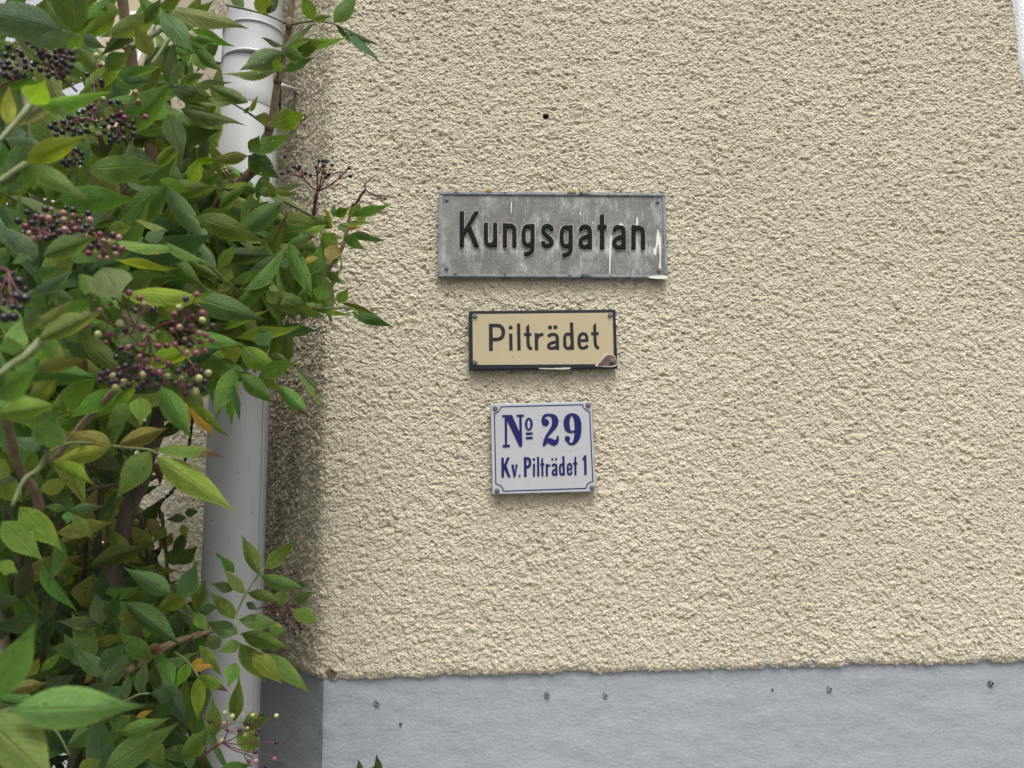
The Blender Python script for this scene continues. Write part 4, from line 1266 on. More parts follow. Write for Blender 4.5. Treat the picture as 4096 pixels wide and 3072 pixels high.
# the stem that carries the nearest leaves, just outside the left edge of the picture
etube('stem', [P(-170, 650, 0.66), P(-140, 1200, 0.62), P(-110, 1700, 0.56), P(-110, 2300, 0.56), P(-60, 2860, 0.55), P(-150, 3500, 0.75), P(-100, 4000, 1.0), root + np.array([-0.05, -0.03, 0.0])], [0.003, 0.004, 0.005, 0.006, 0.0065, 0.0075, 0.009, 0.011], M['young_bark'], sides=9)
for (c, x, y, d, q, dq) in ((1, -20, 1180, 0.58, (-125, 1450), 0.59), (1, -30, 1520, 0.6, (-118, 1560), 0.58), (3, -20, 1560, 0.48, (-110, 1800), 0.56), (7, -30, 1230, 0.47, (-64, 2860), 0.55), (7, -80, 1110, 0.46, (-64, 2860), 0.55)):
    etube('leaf_stalk', [P(*cp(c, x, y), d), (P(*cp(c, x, y), d) + P(*q, dq)) / 2, P(*q, dq)], [0.0022, 0.0024, 0.003], M['stalk'], sides=6)
# leaf stalks (rachis) of the leaves one can follow
for c, lst, d0, d1, r in (
        (2, [(320, 40), (480, 75), (660, 125), (815, 195)], 1.16, 1.20, 0.0022), (2, [(850, 205), (1030, 175), (1210, 195), (1310, 245)], 1.20, 1.14, 0.0022),
        (2, [(640, 1035), (540, 960), (430, 890), (250, 790)], 1.21, 1.15, 0.0022), (2, [(695, 1050), (830, 1015), (965, 990), (970, 945)], 1.21, 1.18, 0.002),
        (2, [(750, 650), (755, 560), (780, 500), (810, 445)], 1.20, 1.16, 0.003), (2, [(810, 445), (900, 435), (960, 445)], 1.17, 1.15, 0.0014),
        (4, [(800, 990), (1030, 1012), (1340, 1000), (1420, 1060)], 1.15, 1.08, 0.002), (4, [(170, 640), (300, 760), (380, 830), (460, 970)], 1.0, 1.1, 0.0022),
        (4, [(690, 660), (750, 800), (805, 975)], 1.12, 1.15, 0.002), (4, [(330, 1250), (430, 1320), (560, 1420)], 1.02, 1.0, 0.002),
        (4, [(370, 1505), (460, 1530), (560, 1560)], 1.08, 1.08, 0.0018), (4, [(1140, 690), (1200, 720), (1270, 690), (1275, 600), (1240, 470)], 1.2, 1.2, 0.0018),
        (4, [(1140, 680), (1110, 620), (1070, 580)], 1.2, 1.2, 0.0018), (8, [(745, 0), (690, 60), (590, 210), (510, 380), (505, 440), (530, 560), (545, 625)], 1.07, 1.02, 0.002),
        (8, [(545, 625), (640, 660), (750, 720)], 1.03, 1.05, 0.0018), (8, [(245, 555), (330, 570), (410, 580)], 1.12, 1.08, 0.002), (8, [(250, 570), (320, 630), (370, 660)], 1.12, 1.06, 0.002),
        (8, [(235, 520), (160, 430), (40, 350)], 1.12, 1.05, 0.002), (8, [(0, 700), (110, 780), (190, 895)], 1.05, 1.0, 0.002), (8, [(200, 1560), (330, 1380), (470, 1290), (640, 1270)], 1.03, 1.06, 0.0018),
        (7, [(1035, 1105), (1150, 1050), (1240, 1040)], 0.98, 0.98, 0.0018), (7, [(100, 0), (200, 190), (270, 310), (420, 420)], 1.1, 1.15, 0.002), (7, [(690, 430), (830, 465), (920, 510)], 1.1, 1.12, 0.0016),
        (5, [(930, 590), (1080, 605), (1240, 620), (1300, 650)], 0.78, 0.76, 0.0018), (5, [(930, 590), (600, 560), (400, 640)], 0.78, 0.7, 0.002), (5, [(400, 630), (320, 780), (200, 870), (100, 1090)], 0.66, 0.62, 0.0028),
        (1, [(250, 870), (180, 960), (80, 1070), (-20, 1180)], 0.62, 0.58, 0.003), (1, [(215, 1360), (100, 1430), (-30, 1520)], 0.63, 0.6, 0.003), (3, [(340, 1270), (200, 1400), (90, 1470), (-20, 1560)], 0.52, 0.48, 0.0032),
        (1, [(640, 400), (580, 470), (530, 540)], 0.9, 0.9, 0.003), (1, [(520, 260), (600, 285), (660, 300)], 0.78, 0.82, 0.0018), (7, [(-30, 1230), (40, 1190), (120, 1170)], 0.47, 0.47, 0.0024),
        (7, [(430, 1310), (500, 1400), (580, 1560)], 1.0, 1.0, 0.0022)):
    etube('leaf_stalk', cpath(c, lst, d0, d1), [r * 0.95, r * 0.72, r * 0.6], M['stalk'], sides=6, sub=5)

# ---- leaflets
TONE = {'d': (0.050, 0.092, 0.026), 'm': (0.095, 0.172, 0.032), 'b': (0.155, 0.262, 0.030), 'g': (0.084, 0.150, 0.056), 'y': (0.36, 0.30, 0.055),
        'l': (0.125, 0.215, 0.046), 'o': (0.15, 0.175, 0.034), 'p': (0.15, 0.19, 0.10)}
UU = np.array([0, .04, .12, .24, .37, .5, .63, .75, .85, .93, 1.0]); WW = np.array([.03, .20, .56, .90, 1.0, .93, .70, .42, .20, .085, .0])


def leaf_template(nu, nv, fold, arch, twist, tooth, seed, wave):
    r = np.random.default_rng(seed)
    us = np.linspace(0, 1, nu + 1)
    hwid = np.interp(us, UU, WW); hwid = np.convolve(np.pad(hwid, 1, 'edge'), [.2, .6, .2], 'valid'); hwid[-1] = 0.0; hwid[0] = 0.03
    V, UV = [], []
    ph = r.uniform(0, 6.3)
    asym = 1 + 0.08 * r.uniform(-1, 1)
    for i, u in enumerate(us):
        for k in range(nv + 1):
            v = -1 + 2 * k / nv
            w = hwid[i] * (asym if v > 0 else 2 - asym)
            x = u
            if abs(v) > 0.99:
                w *= 1 + (tooth if i % 2 else -tooth)
                x = u + (0.012 if i % 2 else 0.0) * tooth / 0.05
            y = 0.5 * v * w
            z = 4 * arch * u * (1 - u) - fold * abs(y) * (0.4 + 0.6 * hwid[i]) + wave * math.sin(u * 9 + ph + (1.5 if v > 0 else 0)) * abs(v) * hwid[i]
            z += twist * y * (u - 0.4)
            y += 0.03 * math.sin(u * 3.0 + ph) * u * (1 - u) * 2
            V.append((x, y, z)); UV.append((u, v * 0.5 + 0.5))
    F = []
    for i in range(nu):
        for k in range(nv):
            a = i * (nv + 1) + k
            F.append((a, a + nv + 1, a + nv + 2, a + 1))
    return np.array(V), np.array(UV), F


def template_mesh(name, tp, mat):
    V, UV, F = tp
    me = bpy.data.meshes.new(name); me.from_pydata(V.tolist(), [], F)
    uvl = me.uv_layers.new(name='UVMap')
    li = np.zeros(len(me.loops), np.int32); me.loops.foreach_get('vertex_index', li)
    uvl.data.foreach_set('uv', UV[li].astype(np.float32).ravel())
    me.polygons.foreach_set('use_smooth', [True] * len(me.polygons)); me.materials.append(mat); me.update()
    return me


HI = [leaf_template(32, 4, f, a, tw, 0.055, 100 + i, wv) for i, (f, a, tw, wv) in enumerate(((0.15, 0.03, 0.2, 0.015), (0.22, 0.06, -0.3, 0.02), (0.06, 0.02, 0.2, 0.02), (0.3, 0.05, 0.4, 0.015), (0.12, 0.09, -0.2, 0.025), (0.36, 0.03, 0.1, 0.02), (0.05, -0.02, 0.3, 0.03), (0.18, 0.11, 0.3, 0.02)))]
LO = [leaf_template(9, 2, f, a, tw, 0.03, 200 + i, 0.02) for i, (f, a, tw) in enumerate(((0.15, 0.05, 0.2), (0.25, 0.08, -0.3), (0.08, 0.03, 0.2)))]
BIG = [leaf_template(52, 6, f, a, tw, 0.034, 140 + i, wv) for i, (f, a, tw, wv) in enumerate(((0.15, 0.03, 0.2, 0.012), (0.22, 0.05, -0.25, 0.015), (0.08, 0.02, 0.15, 0.02), (0.28, 0.05, 0.3, 0.012)))]
BIGM = [template_mesh('leaflet', t, M['leaf']) for t in BIG]
HIM = [template_mesh('leaflet', t, M['leaf']) for t in HI]

leaves = []        # (area, matrix 4x4, tone rgb, kind)


def add_leaf(px0, py0, px1, py1, w, d, tone, var=1.0, tip=None, away=None):
    """picture positions of base and tip, apparent width (px), distance; real size follows from the distance"""
    a = np.array([px1 - px0, py1 - py0]); Lp = max(8.0, np.hypot(*a)); ratio = w / Lp
    true = 0.44
    dd = 0.0
    if ratio > true:                      # foreshortened: the tip leans to or from the viewer
        Lt = min(w / true, Lp * 1.9); dd = math.sqrt(max(0.0, Lt * Lt - Lp * Lp)) / FPX * d * 0.8
        dd = min(dd, 0.16 * d)
        if (away if away is not None else random.random() < 0.25): dd = -dd
    B = P(px0, py0, d); T = P(px1, py1, d - dd if tip is None else tip)
    X = T - B; L = np.linalg.norm(X); X = X / L
    Wd = max(w * 0.92, 0.28 * Lp) / FPX * d
    view = -ray((px0 + px1) / 2, (py0 + py1) / 2); view /= np.linalg.norm(view)
    N = view - X * (view @ X); N /= np.linalg.norm(N)
    # narrow looking leaflets are turned about their own length, upper side skywards
    if ratio < 0.28:
        ang = math.acos(max(0.25, ratio / 0.38)); Yx = np.cross(N, X)
        s = 1.0 if (np.array([0, 0, 1.0]) @ Yx) > 0 else -1.0
        if random.random() < 0.2: s = -s
        N = N * math.cos(ang) + Yx * s * math.sin(ang)
    j = random.uniform(-0.25, 0.25); Yx = np.cross(N, X); N = N * math.cos(j) + Yx * math.sin(j)
    Y = np.cross(N, X)
    Mx = np.eye(4); Mx[:3, 0] = X * L; Mx[:3, 1] = Y * Wd; Mx[:3, 2] = N * L; Mx[:3, 3] = B - ROOT
    t = np.array(TONE[tone]); t = t * np.array([random.uniform(0.8, 1.25), random.uniform(0.85, 1.15), random.uniform(0.75, 1.3)])
    inside = min(1.0, max(0.15, 1 - max(0, -min(px0, px1)) / Lp))
    leaves.append([Lp * w * inside, Mx, t, var])


def LV(c, d, rows):
    for r in rows:
        x0, y0, x1, y1, w, tone = r[:6]
        q0, q1 = cp(c, x0, y0), cp(c, x1, y1)
        add_leaf(q0[0], q0[1], q1[0], q1[1], w * K8, d * random.uniform(0.98, 1.02), tone, *(r[6:]))


LV(1, 0.78, [(520, 260, -330, 50, 330, 'g'), (630, 275, 560, -280, 290, 'd'), (600, 285, 370, -20, 140, 'm'), (590, 295, 225, 385, 150, 'g'), (620, 262, 365, 415, 100, 'l'), (360, 540, 115, 305, 85, 'm')])
LV(1, 0.62, [(245, 855, 385, 650, 215, 'b'), (255, 850, 940, 765, 140, 'b'), (420, 842, 130, 1055, 125, 'p'), (400, 845, 590, 965, 130, 'm'), (60, 1040, 75, 705, 120, 'y'), (215, 1350, 722, 1118, 200, 'b'), (230, 1372, 745, 1650, 180, 'l'), (210, 1365, 295, 1590, 140, 'm'), (290, 1205, 15, 1140, 105, 'g'), (30, 1180, 0, 1400, 100, 'm'), (170, 1420, -60, 1560, 130, 'g')])
LV(1, 0.95, [(140, 305, -40, 245, 60, 'g'), (150, 415, -15, 325, 75, 'm'), (960, 132, 630, 338, 140, 'm'), (1290, 150, 820, 310, 180, 'l'), (1370, 215, 1130, -40, 160, 'm'), (1200, 200, 1340, -20, 110, 'd'), (1350, 100, 1610, 435, 200, 'g'), (990, 112, 838, -12, 65, 'm'), (655, 300, 885, 400, 125, 'g'), (650, 390, 890, 650, 140, 'm'), (1262, 465, 1105, 195, 160, 'l'), (690, 760, 1062, 478, 155, 'b'), (865, 565, 1085, 425, 150, 'd'), (540, 570, 745, 632, 95, 'm'), (550, 500, 725, 480, 65, 'm'), (560, 420, 700, 240, 130, 'm'), (1100, 250, 830, 470, 120, 'd')])
LV(1, 1.0, [(950, 700, 1312, 662, 110, 'g'), (1000, 660, 1372, 528, 105, 'm'), (880, 832, 1485, 738, 140, 'm'), (1060, 935, 1472, 788, 120, 'b'), (1070, 930, 1518, 965, 125, 'b'), (1060, 1040, 1482, 1072, 95, 'l'), (1420, 692, 1542, 478, 105, 'g'), (1520, 692, 1702, 608, 115, 'g'), (1395, 945, 1520, 1345, 190, 'd'), (1290, 1392, 1516, 1158, 115, 'b'), (830, 1512, 1010, 1228, 135, 'm'), (1310, 1602, 890, 1408, 95, 'g'), (930, 1560, 1150, 1080, 95, 'p'), (1590, 1522, 1646, 1318, 140, 'b'), (1320, 1490, 1578, 1562, 95, 'b'), (520, 1095, 890, 1068, 85, 'm'), (850, 1520, 1032, 1770, 115, 'g'), (760, 960, 880, 930, 110, 'g'), (880, 985, 1000, 900, 150, 'o'), (870, 1280, 720, 1190, 120, 'd')])
LV(1, 1.25, [(1600, 440, 1700, 590, 110, 'm'), (1400, 420, 1500, 560, 100, 'm'), (1480, 480, 1560, 640, 90, 'd'), (1540, 330, 1740, 450, 100, 'm'), (1260, 480, 1480, 380, 110, 'd'), (1560, 730, 1620, 770, 60, 'o'), (1560, 860, 1763, 800, 110, 'd'), (1340, 1180, 1220, 1060, 130, 'd'), (1580, 1260, 1480, 1480, 120, 'd'), (1380, 60, 1400, -60, 60, 'm'), (1340, 240, 1520, 300, 110, 'm'), (1650, 200, 1763, 320, 120, 'm')])
LV(2, 1.16, [(470, 65, 335, -70, 120, 'm'), (660, 122, 565, -90, 160, 'm'), (665, 112, 765, -70, 95, 'd'), (-220, 50, 512, 242, 200, 'm'), (1040, 168, 958, -60, 140, 'm'), (1215, 192, 1412, -50, 150, 'm'), (1040, 172, 1192, 128, 70, 'l'), (1220, 192, 1592, 382, 115, 'd'), (1312, 248, 1637, 592, 72, 'd'), (800, 432, 1404, 240, 130, 'l'), (780, 402, 1062, 192, 95, 'g'), (800, 450, 1147, 338, 175, 'm'), (800, 445, 985, 485, 145, 'm'), (795, 592, 1054, 472, 95, 'g'), (800, 440, 428, 585, 200, 'g'), (740, 592, 248, 622, 135, 'm'), (802, 392, 608, 312, 48, 'd'), (750, 600, 740, 470, 100, 'm')])
LV(2, 1.14, [(60, 415, 292, 602, 125, 'm'), (30, 245, 397, 384, 105, 'm'), (20, 330, 260, 340, 90, 'm'), (690, 1022, 984, 944, 190, 'm'), (690, 1000, 558, 962, 115, 'm'), (700, 1042, 812, 1045, 62, 'o'), (-60, 905, 506, 1052, 145, 'd'), (390, 850, -10, 842, 95, 'm'), (505, 852, 125, 700, 125, 'g'), (-70, 725, 372, 684, 115, 'd'), (520, 930, 586, 788, 46, 'b'), (470, 940, 520, 880, 40, 'g'), (510, 1262, 874, 1110, 145, 'm'), (500, 1292, 765, 1485, 210, 'd'), (500, 1292, 158, 1335, 115, 'o'), (-200, 1185, 278, 1078, 195, 'd'), (40, 1000, 250, 960, 110, 'l'), (520, 1260, 600, 1120, 110, 'd'), (740, 1300, 820, 1400, 60, 'd')])
LV(2, 1.2, [(570, 1645, 697, 1388, 115, 'g'), (600, 1602, 962, 1530, 85, 'g'), (600, 1560, 700, 1640, 90, 'm'), (90, 1540, 90, 1320, 130, 'b'), (0, 1390, 285, 1295, 75, 'b'), (40, 1520, 260, 1390, 100, 'l'), (250, 1540, 560, 1530, 75, 'b'), (60, 1470, 250, 1640, 45, 'g'), (250, 1470, 300, 1600, 60, 'g'), (560, 1620, 260, 1570, 70, 'm'), (730, 1600, 925, 1610, 60, 'o'), (730, 1640, 600, 1470, 110, 'm')])
LV(4, 1.18, [(1370, 230, 1688, 145, 95, 'm'), (1300, 402, 1652, 435, 85, 'g'), (1220, 375, 1110, 520, 170, 'g'), (1190, 300, 828, 402, 105, 'b'), (1195, 345, 1134, 118, 38, 'y'), (1212, 252, 1216, 125, 55, 'p'), (1290, 325, 1462, 330, 62, 'y'), (1250, 300, 1552, 292, 75, 'm'), (1220, 240, 1350, 170, 100, 'm'), (1400, 260, 1480, 200, 120, 'l'), (1082, 582, 772, 624, 85, 'y'), (1220, 460, 1165, 645, 145, 'o'), (1250, 682, 1158, 918, 65, 'p'), (1060, 470, 800, 560, 140, 'm'), (1080, 740, 870, 790, 60, 'm'), (870, 700, 760, 800, 150, 'g'), (1200, 540, 1240, 660, 80, 'm'), (1270, 300, 1300, 380, 90, 'g')])
LV(4, 1.17, [(1290, 400, 1480, 520, 110, 'm'), (1210, 330, 1010, 230, 95, 'l'), (1340, 250, 1440, 120, 90, 'm'), (1180, 650, 1010, 700, 90, 'm'), (1150, 700, 1290, 800, 85, 'm'), (1000, 560, 860, 660, 100, 'm'), (1030, 380, 880, 460, 110, 'g'), (960, 1000, 1100, 1090, 85, 'm')])
LV(4, 1.12, [(1360, 1032, 1712, 1158, 110, 'd'), (1280, 962, 1625, 1062, 75, 'd'), (1040, 1012, 1405, 1062, 100, 'm'), (915, 968, 868, 828, 115, 'g'), (915, 968, 1010, 815, 80, 'm'), (1250, 962, 1335, 828, 110, 'g'), (1090, 935, 1135, 800, 150, 'g'), (880, 965, 1150, 990, 70, 'm'), (720, 990, 790, 830, 130, 'g'), (770, 970, 640, 840, 130, 'g'), (900, 1000, 1190, 940, 60, 'l')])
LV(4, 1.02, [(240, 682, -5, 368, 115, 'g'), (250, 672, 407, 463, 115, 'm'), (460, 862, 852, 468, 140, 'l'), (375, 800, 650, 668, 95, 'm'), (380, 995, 28, 808, 115, 'g'), (390, 995, 722, 788, 115, 'm'), (300, 1182, 745, 978, 115, 'm'), (360, 1252, 972, 1130, 135, 'm'), (430, 1322, 782, 1562, 195, 'b'), (330, 1252, -10, 1180, 95, 'm'), (340, 1262, 382, 1485, 175, 'l'), (590, 1562, 915, 1438, 155, 'm'), (600, 1195, 690, 1320, 180, 'd'), (590, 1560, 760, 1680, 140, 'm'), (370, 1505, 300, 1640, 160, 'd'), (300, 780, 370, 640, 110, 'g'), (440, 1530, 600, 1640, 90, 'm'), (880, 1480, 1139, 1855, 80, 'm'), (905, 1500, 1080, 1690, 50, 'd'), (160, 640, 60, 520, 110, 'm'), (0, 620, 330, 780, 120, 'm'), (720, 1380, 840, 1440, 50, 'm')])
LV(4, 1.14, [(510, 242, 682, 108, 115, 'g'), (345, 200, 512, 245, 105, 'g'), (500, 232, 722, 312, 90, 'd'), (640, 240, 912, 362, 85, 'm'), (470, 302, 792, 458, 85, 'g'), (350, 350, 622, 572, 95, 'g'), (830, 470, 1075, 400, 90, 'm'), (130, 332, 412, 268, 110, 'd'), (60, 330, 185, 460, 120, 'g'), (70, 338, 70, 112, 85, 'd'), (110, 215, 332, 185, 85, 'm'), (680, 660, 720, 400, 80, 'g'), (700, 650, 630, 430, 90, 'm'), (640, 200, 850, 290, 90, 'l'), (260, 330, 500, 470, 90, 'm'), (320, 600, 560, 520, 110, 'd'), (480, 580, 650, 480, 100, 'm'), (400, 620, 560, 680, 100, 'd'), (640, 820, 700, 700, 60, 'o'), (700, 700, 890, 720, 130, 'd')])
LV(3, 0.66, [(300, 582, -30, 290, 185, 'g'), (350, 578, 812, 408, 195, 'g'), (850, 660, 1005, 945, 350, 'g'), (270, 732, 532, 658, 115, 'g'), (260, 882, 652, 680, 115, 'g'), (430, 872, 625, 935, 95, 'g'), (190, 620, 160, 560, 160, 'g')])
LV(3, 0.80, [(1000, 882, 1742, 968, 175, 'b'), (940, 592, 1512, 662, 115, 'b'), (950, 442, 1512, 542, 105, 'l'), (1205, 440, 1380, 360, 120, 'g'), (900, 342, 1112, 325, 130, 'm'), (1400, 360, 1100, 270, 70, 'l'), (1370, 450, 1740, 640, 110, 'm'), (820, 880, 1000, 1010, 160, 'l'), (800, 870, 650, 720, 180, 'm'), (560, 1120, 760, 900, 200, 'm'), (760, 1130, 540, 1280, 220, 'd'), (1290, 1110, 1180, 900, 190, 'd'), (1300, 1060, 1480, 980, 180, 'm'), (1170, 1520, 1730, 1280, 170, 'b'), (940, 1240, 1080, 1180, 140, 'd'), (1140, 1160, 1000, 1380, 200, 'd'), (1060, 700, 1000, 640, 90, 'm'), (1290, 1230, 1430, 1290, 140, 'm')])
LV(3, 0.52, [(310, 1275, 870, 1015, 190, 'l'), (330, 1285, 562, 1535, 240, 'l'), (100, 1390, 170, 1090, 190, 'l'), (220, 1210, 330, 960, 140, 'g'), (330, 1180, 600, 930, 120, 'l'), (110, 1390, 60, 1230, 200, 'g'), (300, 1500, 740, 1420, 140, 'o'), (150, 1560, 360, 1400, 180, 'l')])
LV(5, 0.50, [(-60, 340, 492, 245, 190, 'b'), (-40, 180, 340, -60, 260, 'm'), (240, 180, 480, 40, 140, 'o')])
LV(5, 0.66, [(390, 602, 475, 295, 280, 'g'), (385, 602, 45, 518, 135, 'g'), (420, 742, 832, 932, 115, 'b'), (330, 962, 585, 862, 150, 'b'), (250, 822, 272, 575, 115, 'm'), (160, 1092, 524, 1467, 230, 'b'), (15, 1212, 362, 1543, 240, 'b'), (-20, 1570, 158, 1642, 140, 'b'), (40, 700, -60, 900, 180, 'm'), (-30, 880, 150, 860, 110, 'g')])
LV(5, 0.86, [(580, 1122, 874, 1084, 95, 'g'), (600, 1152, 772, 1375, 105, 'm'), (570, 1132, 552, 1242, 95, 'g'), (545, 1112, 365, 1088, 75, 'm'), (980, 112, 568, 362, 175, 'b'), (1080, 232, 880, 452, 150, 'm'), (1160, 182, 1165, 435, 175, 'l'), (480, 350, 520, 200, 140, 'd')])
LV(5, 0.76, [(1250, 632, 958, 1022, 240, 'm'), (985, 577, 1402, 438, 165, 'o'), (930, 592, 520, 478, 190, 'o'), (900, 622, 425, 722, 155, 'b')])
LV(6, 0.78, [(90, 90, 348, 532, 205, 'm'), (30, 612, 622, 692, 155, 'm', 0.0), (50, 678, 727, 1152, 250, 'b')])
LV(6, 1.0, [(760, -10, 1032, 242, 170, 'm'), (1060, 82, 1342, 367, 140, 'm'), (690, -60, 535, 335, 190, 'l'), (660, 150, 678, 422, 78, 'b'), (690, 80, 745, 385, 85, 'd'), (340, 268, 547, 518, 110, 'y'), (320, 232, 667, 512, 80, 'b'), (300, 230, 290, 545, 90, 'y')])
LV(6, 1.25, [(120, 1250, 30, 1400, 120, 'm'), (300, 1180, 130, 1200, 90, 'd'), (290, 1150, 400, 1130, 90, 'd'), (270, 1240, 300, 1350, 90, 'o'), (200, 1500, 320, 1260, 110, 'd'), (120, 1480, 300, 1560, 150, 'd'), (230, 1560, 395, 1420, 150, 'd')])
LV(7, 0.46, [(80, 1175, 1218, 1143, 370, 'l'), (-80, 1110, 305, 432, 330, 'l'), (-120, 1225, 470, 1800, 400, 'm', 0.8, 0.44)])
LV(7, 0.72, [(860, 1680, 1497, 1275, 260, 'm'), (985, 1382, 1424, 1238, 140, 'm'), (40, 1030, 410, 950, 120, 'o'), (340, 860, 520, 690, 80, 'l'), (200, 900, 330, 740, 140, 'o')])
LV(7, 1.0, [(790, 745, 592, 362, 175, 'g'), (745, 832, 522, 538, 165, 'g'), (855, 905, 622, 668, 155, 'g'), (860, 985, 1085, 685, 160, 'g'), (820, 822, 1065, 610, 155, 'g'), (1255, 762, 978, 528, 165, 'm'), (1150, 1042, 1212, 735, 115, 'g'), (1240, 1042, 1538, 1040, 100, 'g'), (1035, 1102, 1066, 848, 85, 'g'), (1212, 582, 1262, 385, 100, 'b'), (1110, 520, 1028, 345, 120, 'm'), (780, 632, 1045, 555, 105, 'o'), (1422, 212, 1028, -5, 180, 'g'), (1520, 252, 1645, -70, 185, 'g'), (1530, 242, 1283, 352, 165, 'm'), (550, 1492, 765, 1325, 180, 'g'), (700, 960, 815, 800, 60, 'o'), (1000, 1050, 880, 1000, 120, 'g'), (380, 1000, 640, 880, 130, 'd'), (660, 700, 420, 660, 150, 'd'), (840, 470, 790, 200, 150, 'd'), (830, 470, 470, 440, 120, 'd'), (860, 480, 1000, 200, 150, 'd'), (1300, 1000, 1260, 780, 130, 'd'), (1340, 760, 1460, 1010, 140, 'm'), (850, 1400, 1000, 1400, 150, 'd'), (1080, 1300, 900, 1260, 150, 'd'), (1300, 1240, 1450, 1070, 140, 'd'), (1260, 1450, 1360, 1640, 150, 'o'), (1130, 1240, 1275, 1175, 55, 'y'), (650, 1690, 850, 1580, 150, 'o'), (300, 1300, 430, 1500, 200, 'd')])
LV(7, 1.2, [(680, 325, 778, 42, 250, 'o'), (600, 60, 520, 150, 90, 'o'), (250, 240, 500, 190, 120, 'd'), (400, 330, 690, 290, 120, 'd'), (230, 240, 60, 400, 140, 'd'), (360, 340, 120, 370, 120, 'd'), (200, 180, 480, 60, 130, 'd'), (30, 60, 40, 190, 70, 'o'), (480, 30, 700, 0, 110, 'm')])
LV(8, 1.06, [(705, 62, 1084, 178, 135, 'm'), (600, 207, 898, 266, 110, 'm'), (580, 212, 398, 5, 115, 'm'), (480, 182, 298, 128, 105, 'd'), (515, 422, 276, 186, 135, 'm'), (530, 427, 890, 472, 145, 'm'), (545, 542, 948, 668, 165, 'm'), (520, 547, 266, 450, 150, 'g'), (540, 622, 362, 700, 130, 'm'), (540, 622, 765, 970, 170, 'm'), (750, 712, 1128, 1054, 145, 'm'), (640, 700, 900, 970, 165, 'o'), (590, 290, 690, 350, 70, 'd'), (180, 362, 252, 86, 135, 'm'), (190, 350, 370, 330, 120, 'd'), (70, 240, 150, -20, 150, 'm'), (170, 380, 270, 520, 120, 'm')])
LV(8, 1.04, [(500, 785, 440, 990, 150, 'm'), (490, 1275, 535, 885, 130, 'm'), (325, 1405, 308, 1068, 145, 'm'), (120, 782, 5, 1002, 115, 'b'), (140, 782, 325, 830, 130, 'y'), (190, 892, 445, 1028, 115, 'b'), (190, 902, 190, 1283, 125, 'b'), (60, 1592, 273, 1328, 180, 'm'), (520, 1355, 722, 1490, 195, 'm'), (560, 1292, 800, 1232, 160, 'm'), (380, 1665, 650, 1634, 100, 'm'), (170, 1620, 60, 1580, 110, 'g'), (200, 640, 390, 900, 110, 'm'), (390, 600, 230, 640, 130, 'd'), (780, 500, 930, 525, 110, 'm')])
LV(6, 1.06, [(900, 1657, 760, 1322, 135, 'm'), (945, 1612, 1228, 1358, 140, 'm'), (700, 1640, 570, 1490, 90, 'm'), (590, 1520, 542, 1474, 30, 'd')])
LV(8, 1.25, [(980, 342, 1203, 455, 145, 'm'), (900, 180, 870, 330, 130, 'd'), (1000, 140, 1100, 140, 80, 'd'), (990, 270, 1140, 200, 120, 'd')])

# ---- fill the depth of the crown with whole pinnate leaves
AVOID = [(650, 1740, 860, 2260), (860, 1540, 1120, 2290), (345, 0, 480, 260), (1100, 300, 2000, 800), (1330, 800, 2000, 1330), (1140, 1330, 2000, 2600), (560, 0, 880, 60), (880, 0, 1130, 560), (930, 560, 1130, 690), (1040, 2650, 2000, 3072), (840, 2290, 1060, 3072)]


def compound(px, py, d, ang, Lpx, tones, n=5):
    r = math.cos(ang), math.sin(ang)
    lw = Lpx * 0.55
    base = (px - r[0] * Lpx * 0.5, py - r[1] * Lpx * 0.5)
    def at(t): return base[0] + r[0] * Lpx * t, base[1] + r[1] * Lpx * t + 0.12 * Lpx * t * t
    spots = [(1.0, 0.0)] + [(t, s * random.uniform(0.7, 1.2)) for t in ((0.62, 0.25) if n == 5 else (0.7, 0.42, 0.14)) for s in (-1, 1)]
    tone = random.choice(tones)
    for t, s in spots:
        q = at(t); a = ang + s + random.uniform(-0.2, 0.2); L = lw * random.uniform(0.75, 1.1)
        e = (q[0] + math.cos(a) * L, q[1] + math.sin(a) * L + 0.1 * L)
        if d < 1.26 and 1650 < q[1] < 2450 and abs(e[0] - (690 - (e[1] - 1600) * 0.31)) < 75: continue
        if any(x0 < e[0] < x1 and y0 < e[1] < y1_ for x0, y0, x1, y1_ in AVOID) or any(x0 < q[0] < x1 and y0 < q[1] < y1_ for x0, y0, x1, y1_ in AVOID):
            continue
        add_leaf(q[0], q[1], e[0], e[1], L * random.uniform(0.24, 0.40), d * random.uniform(0.97, 1.03), tone if random.random() < 0.7 else random.choice(tones))


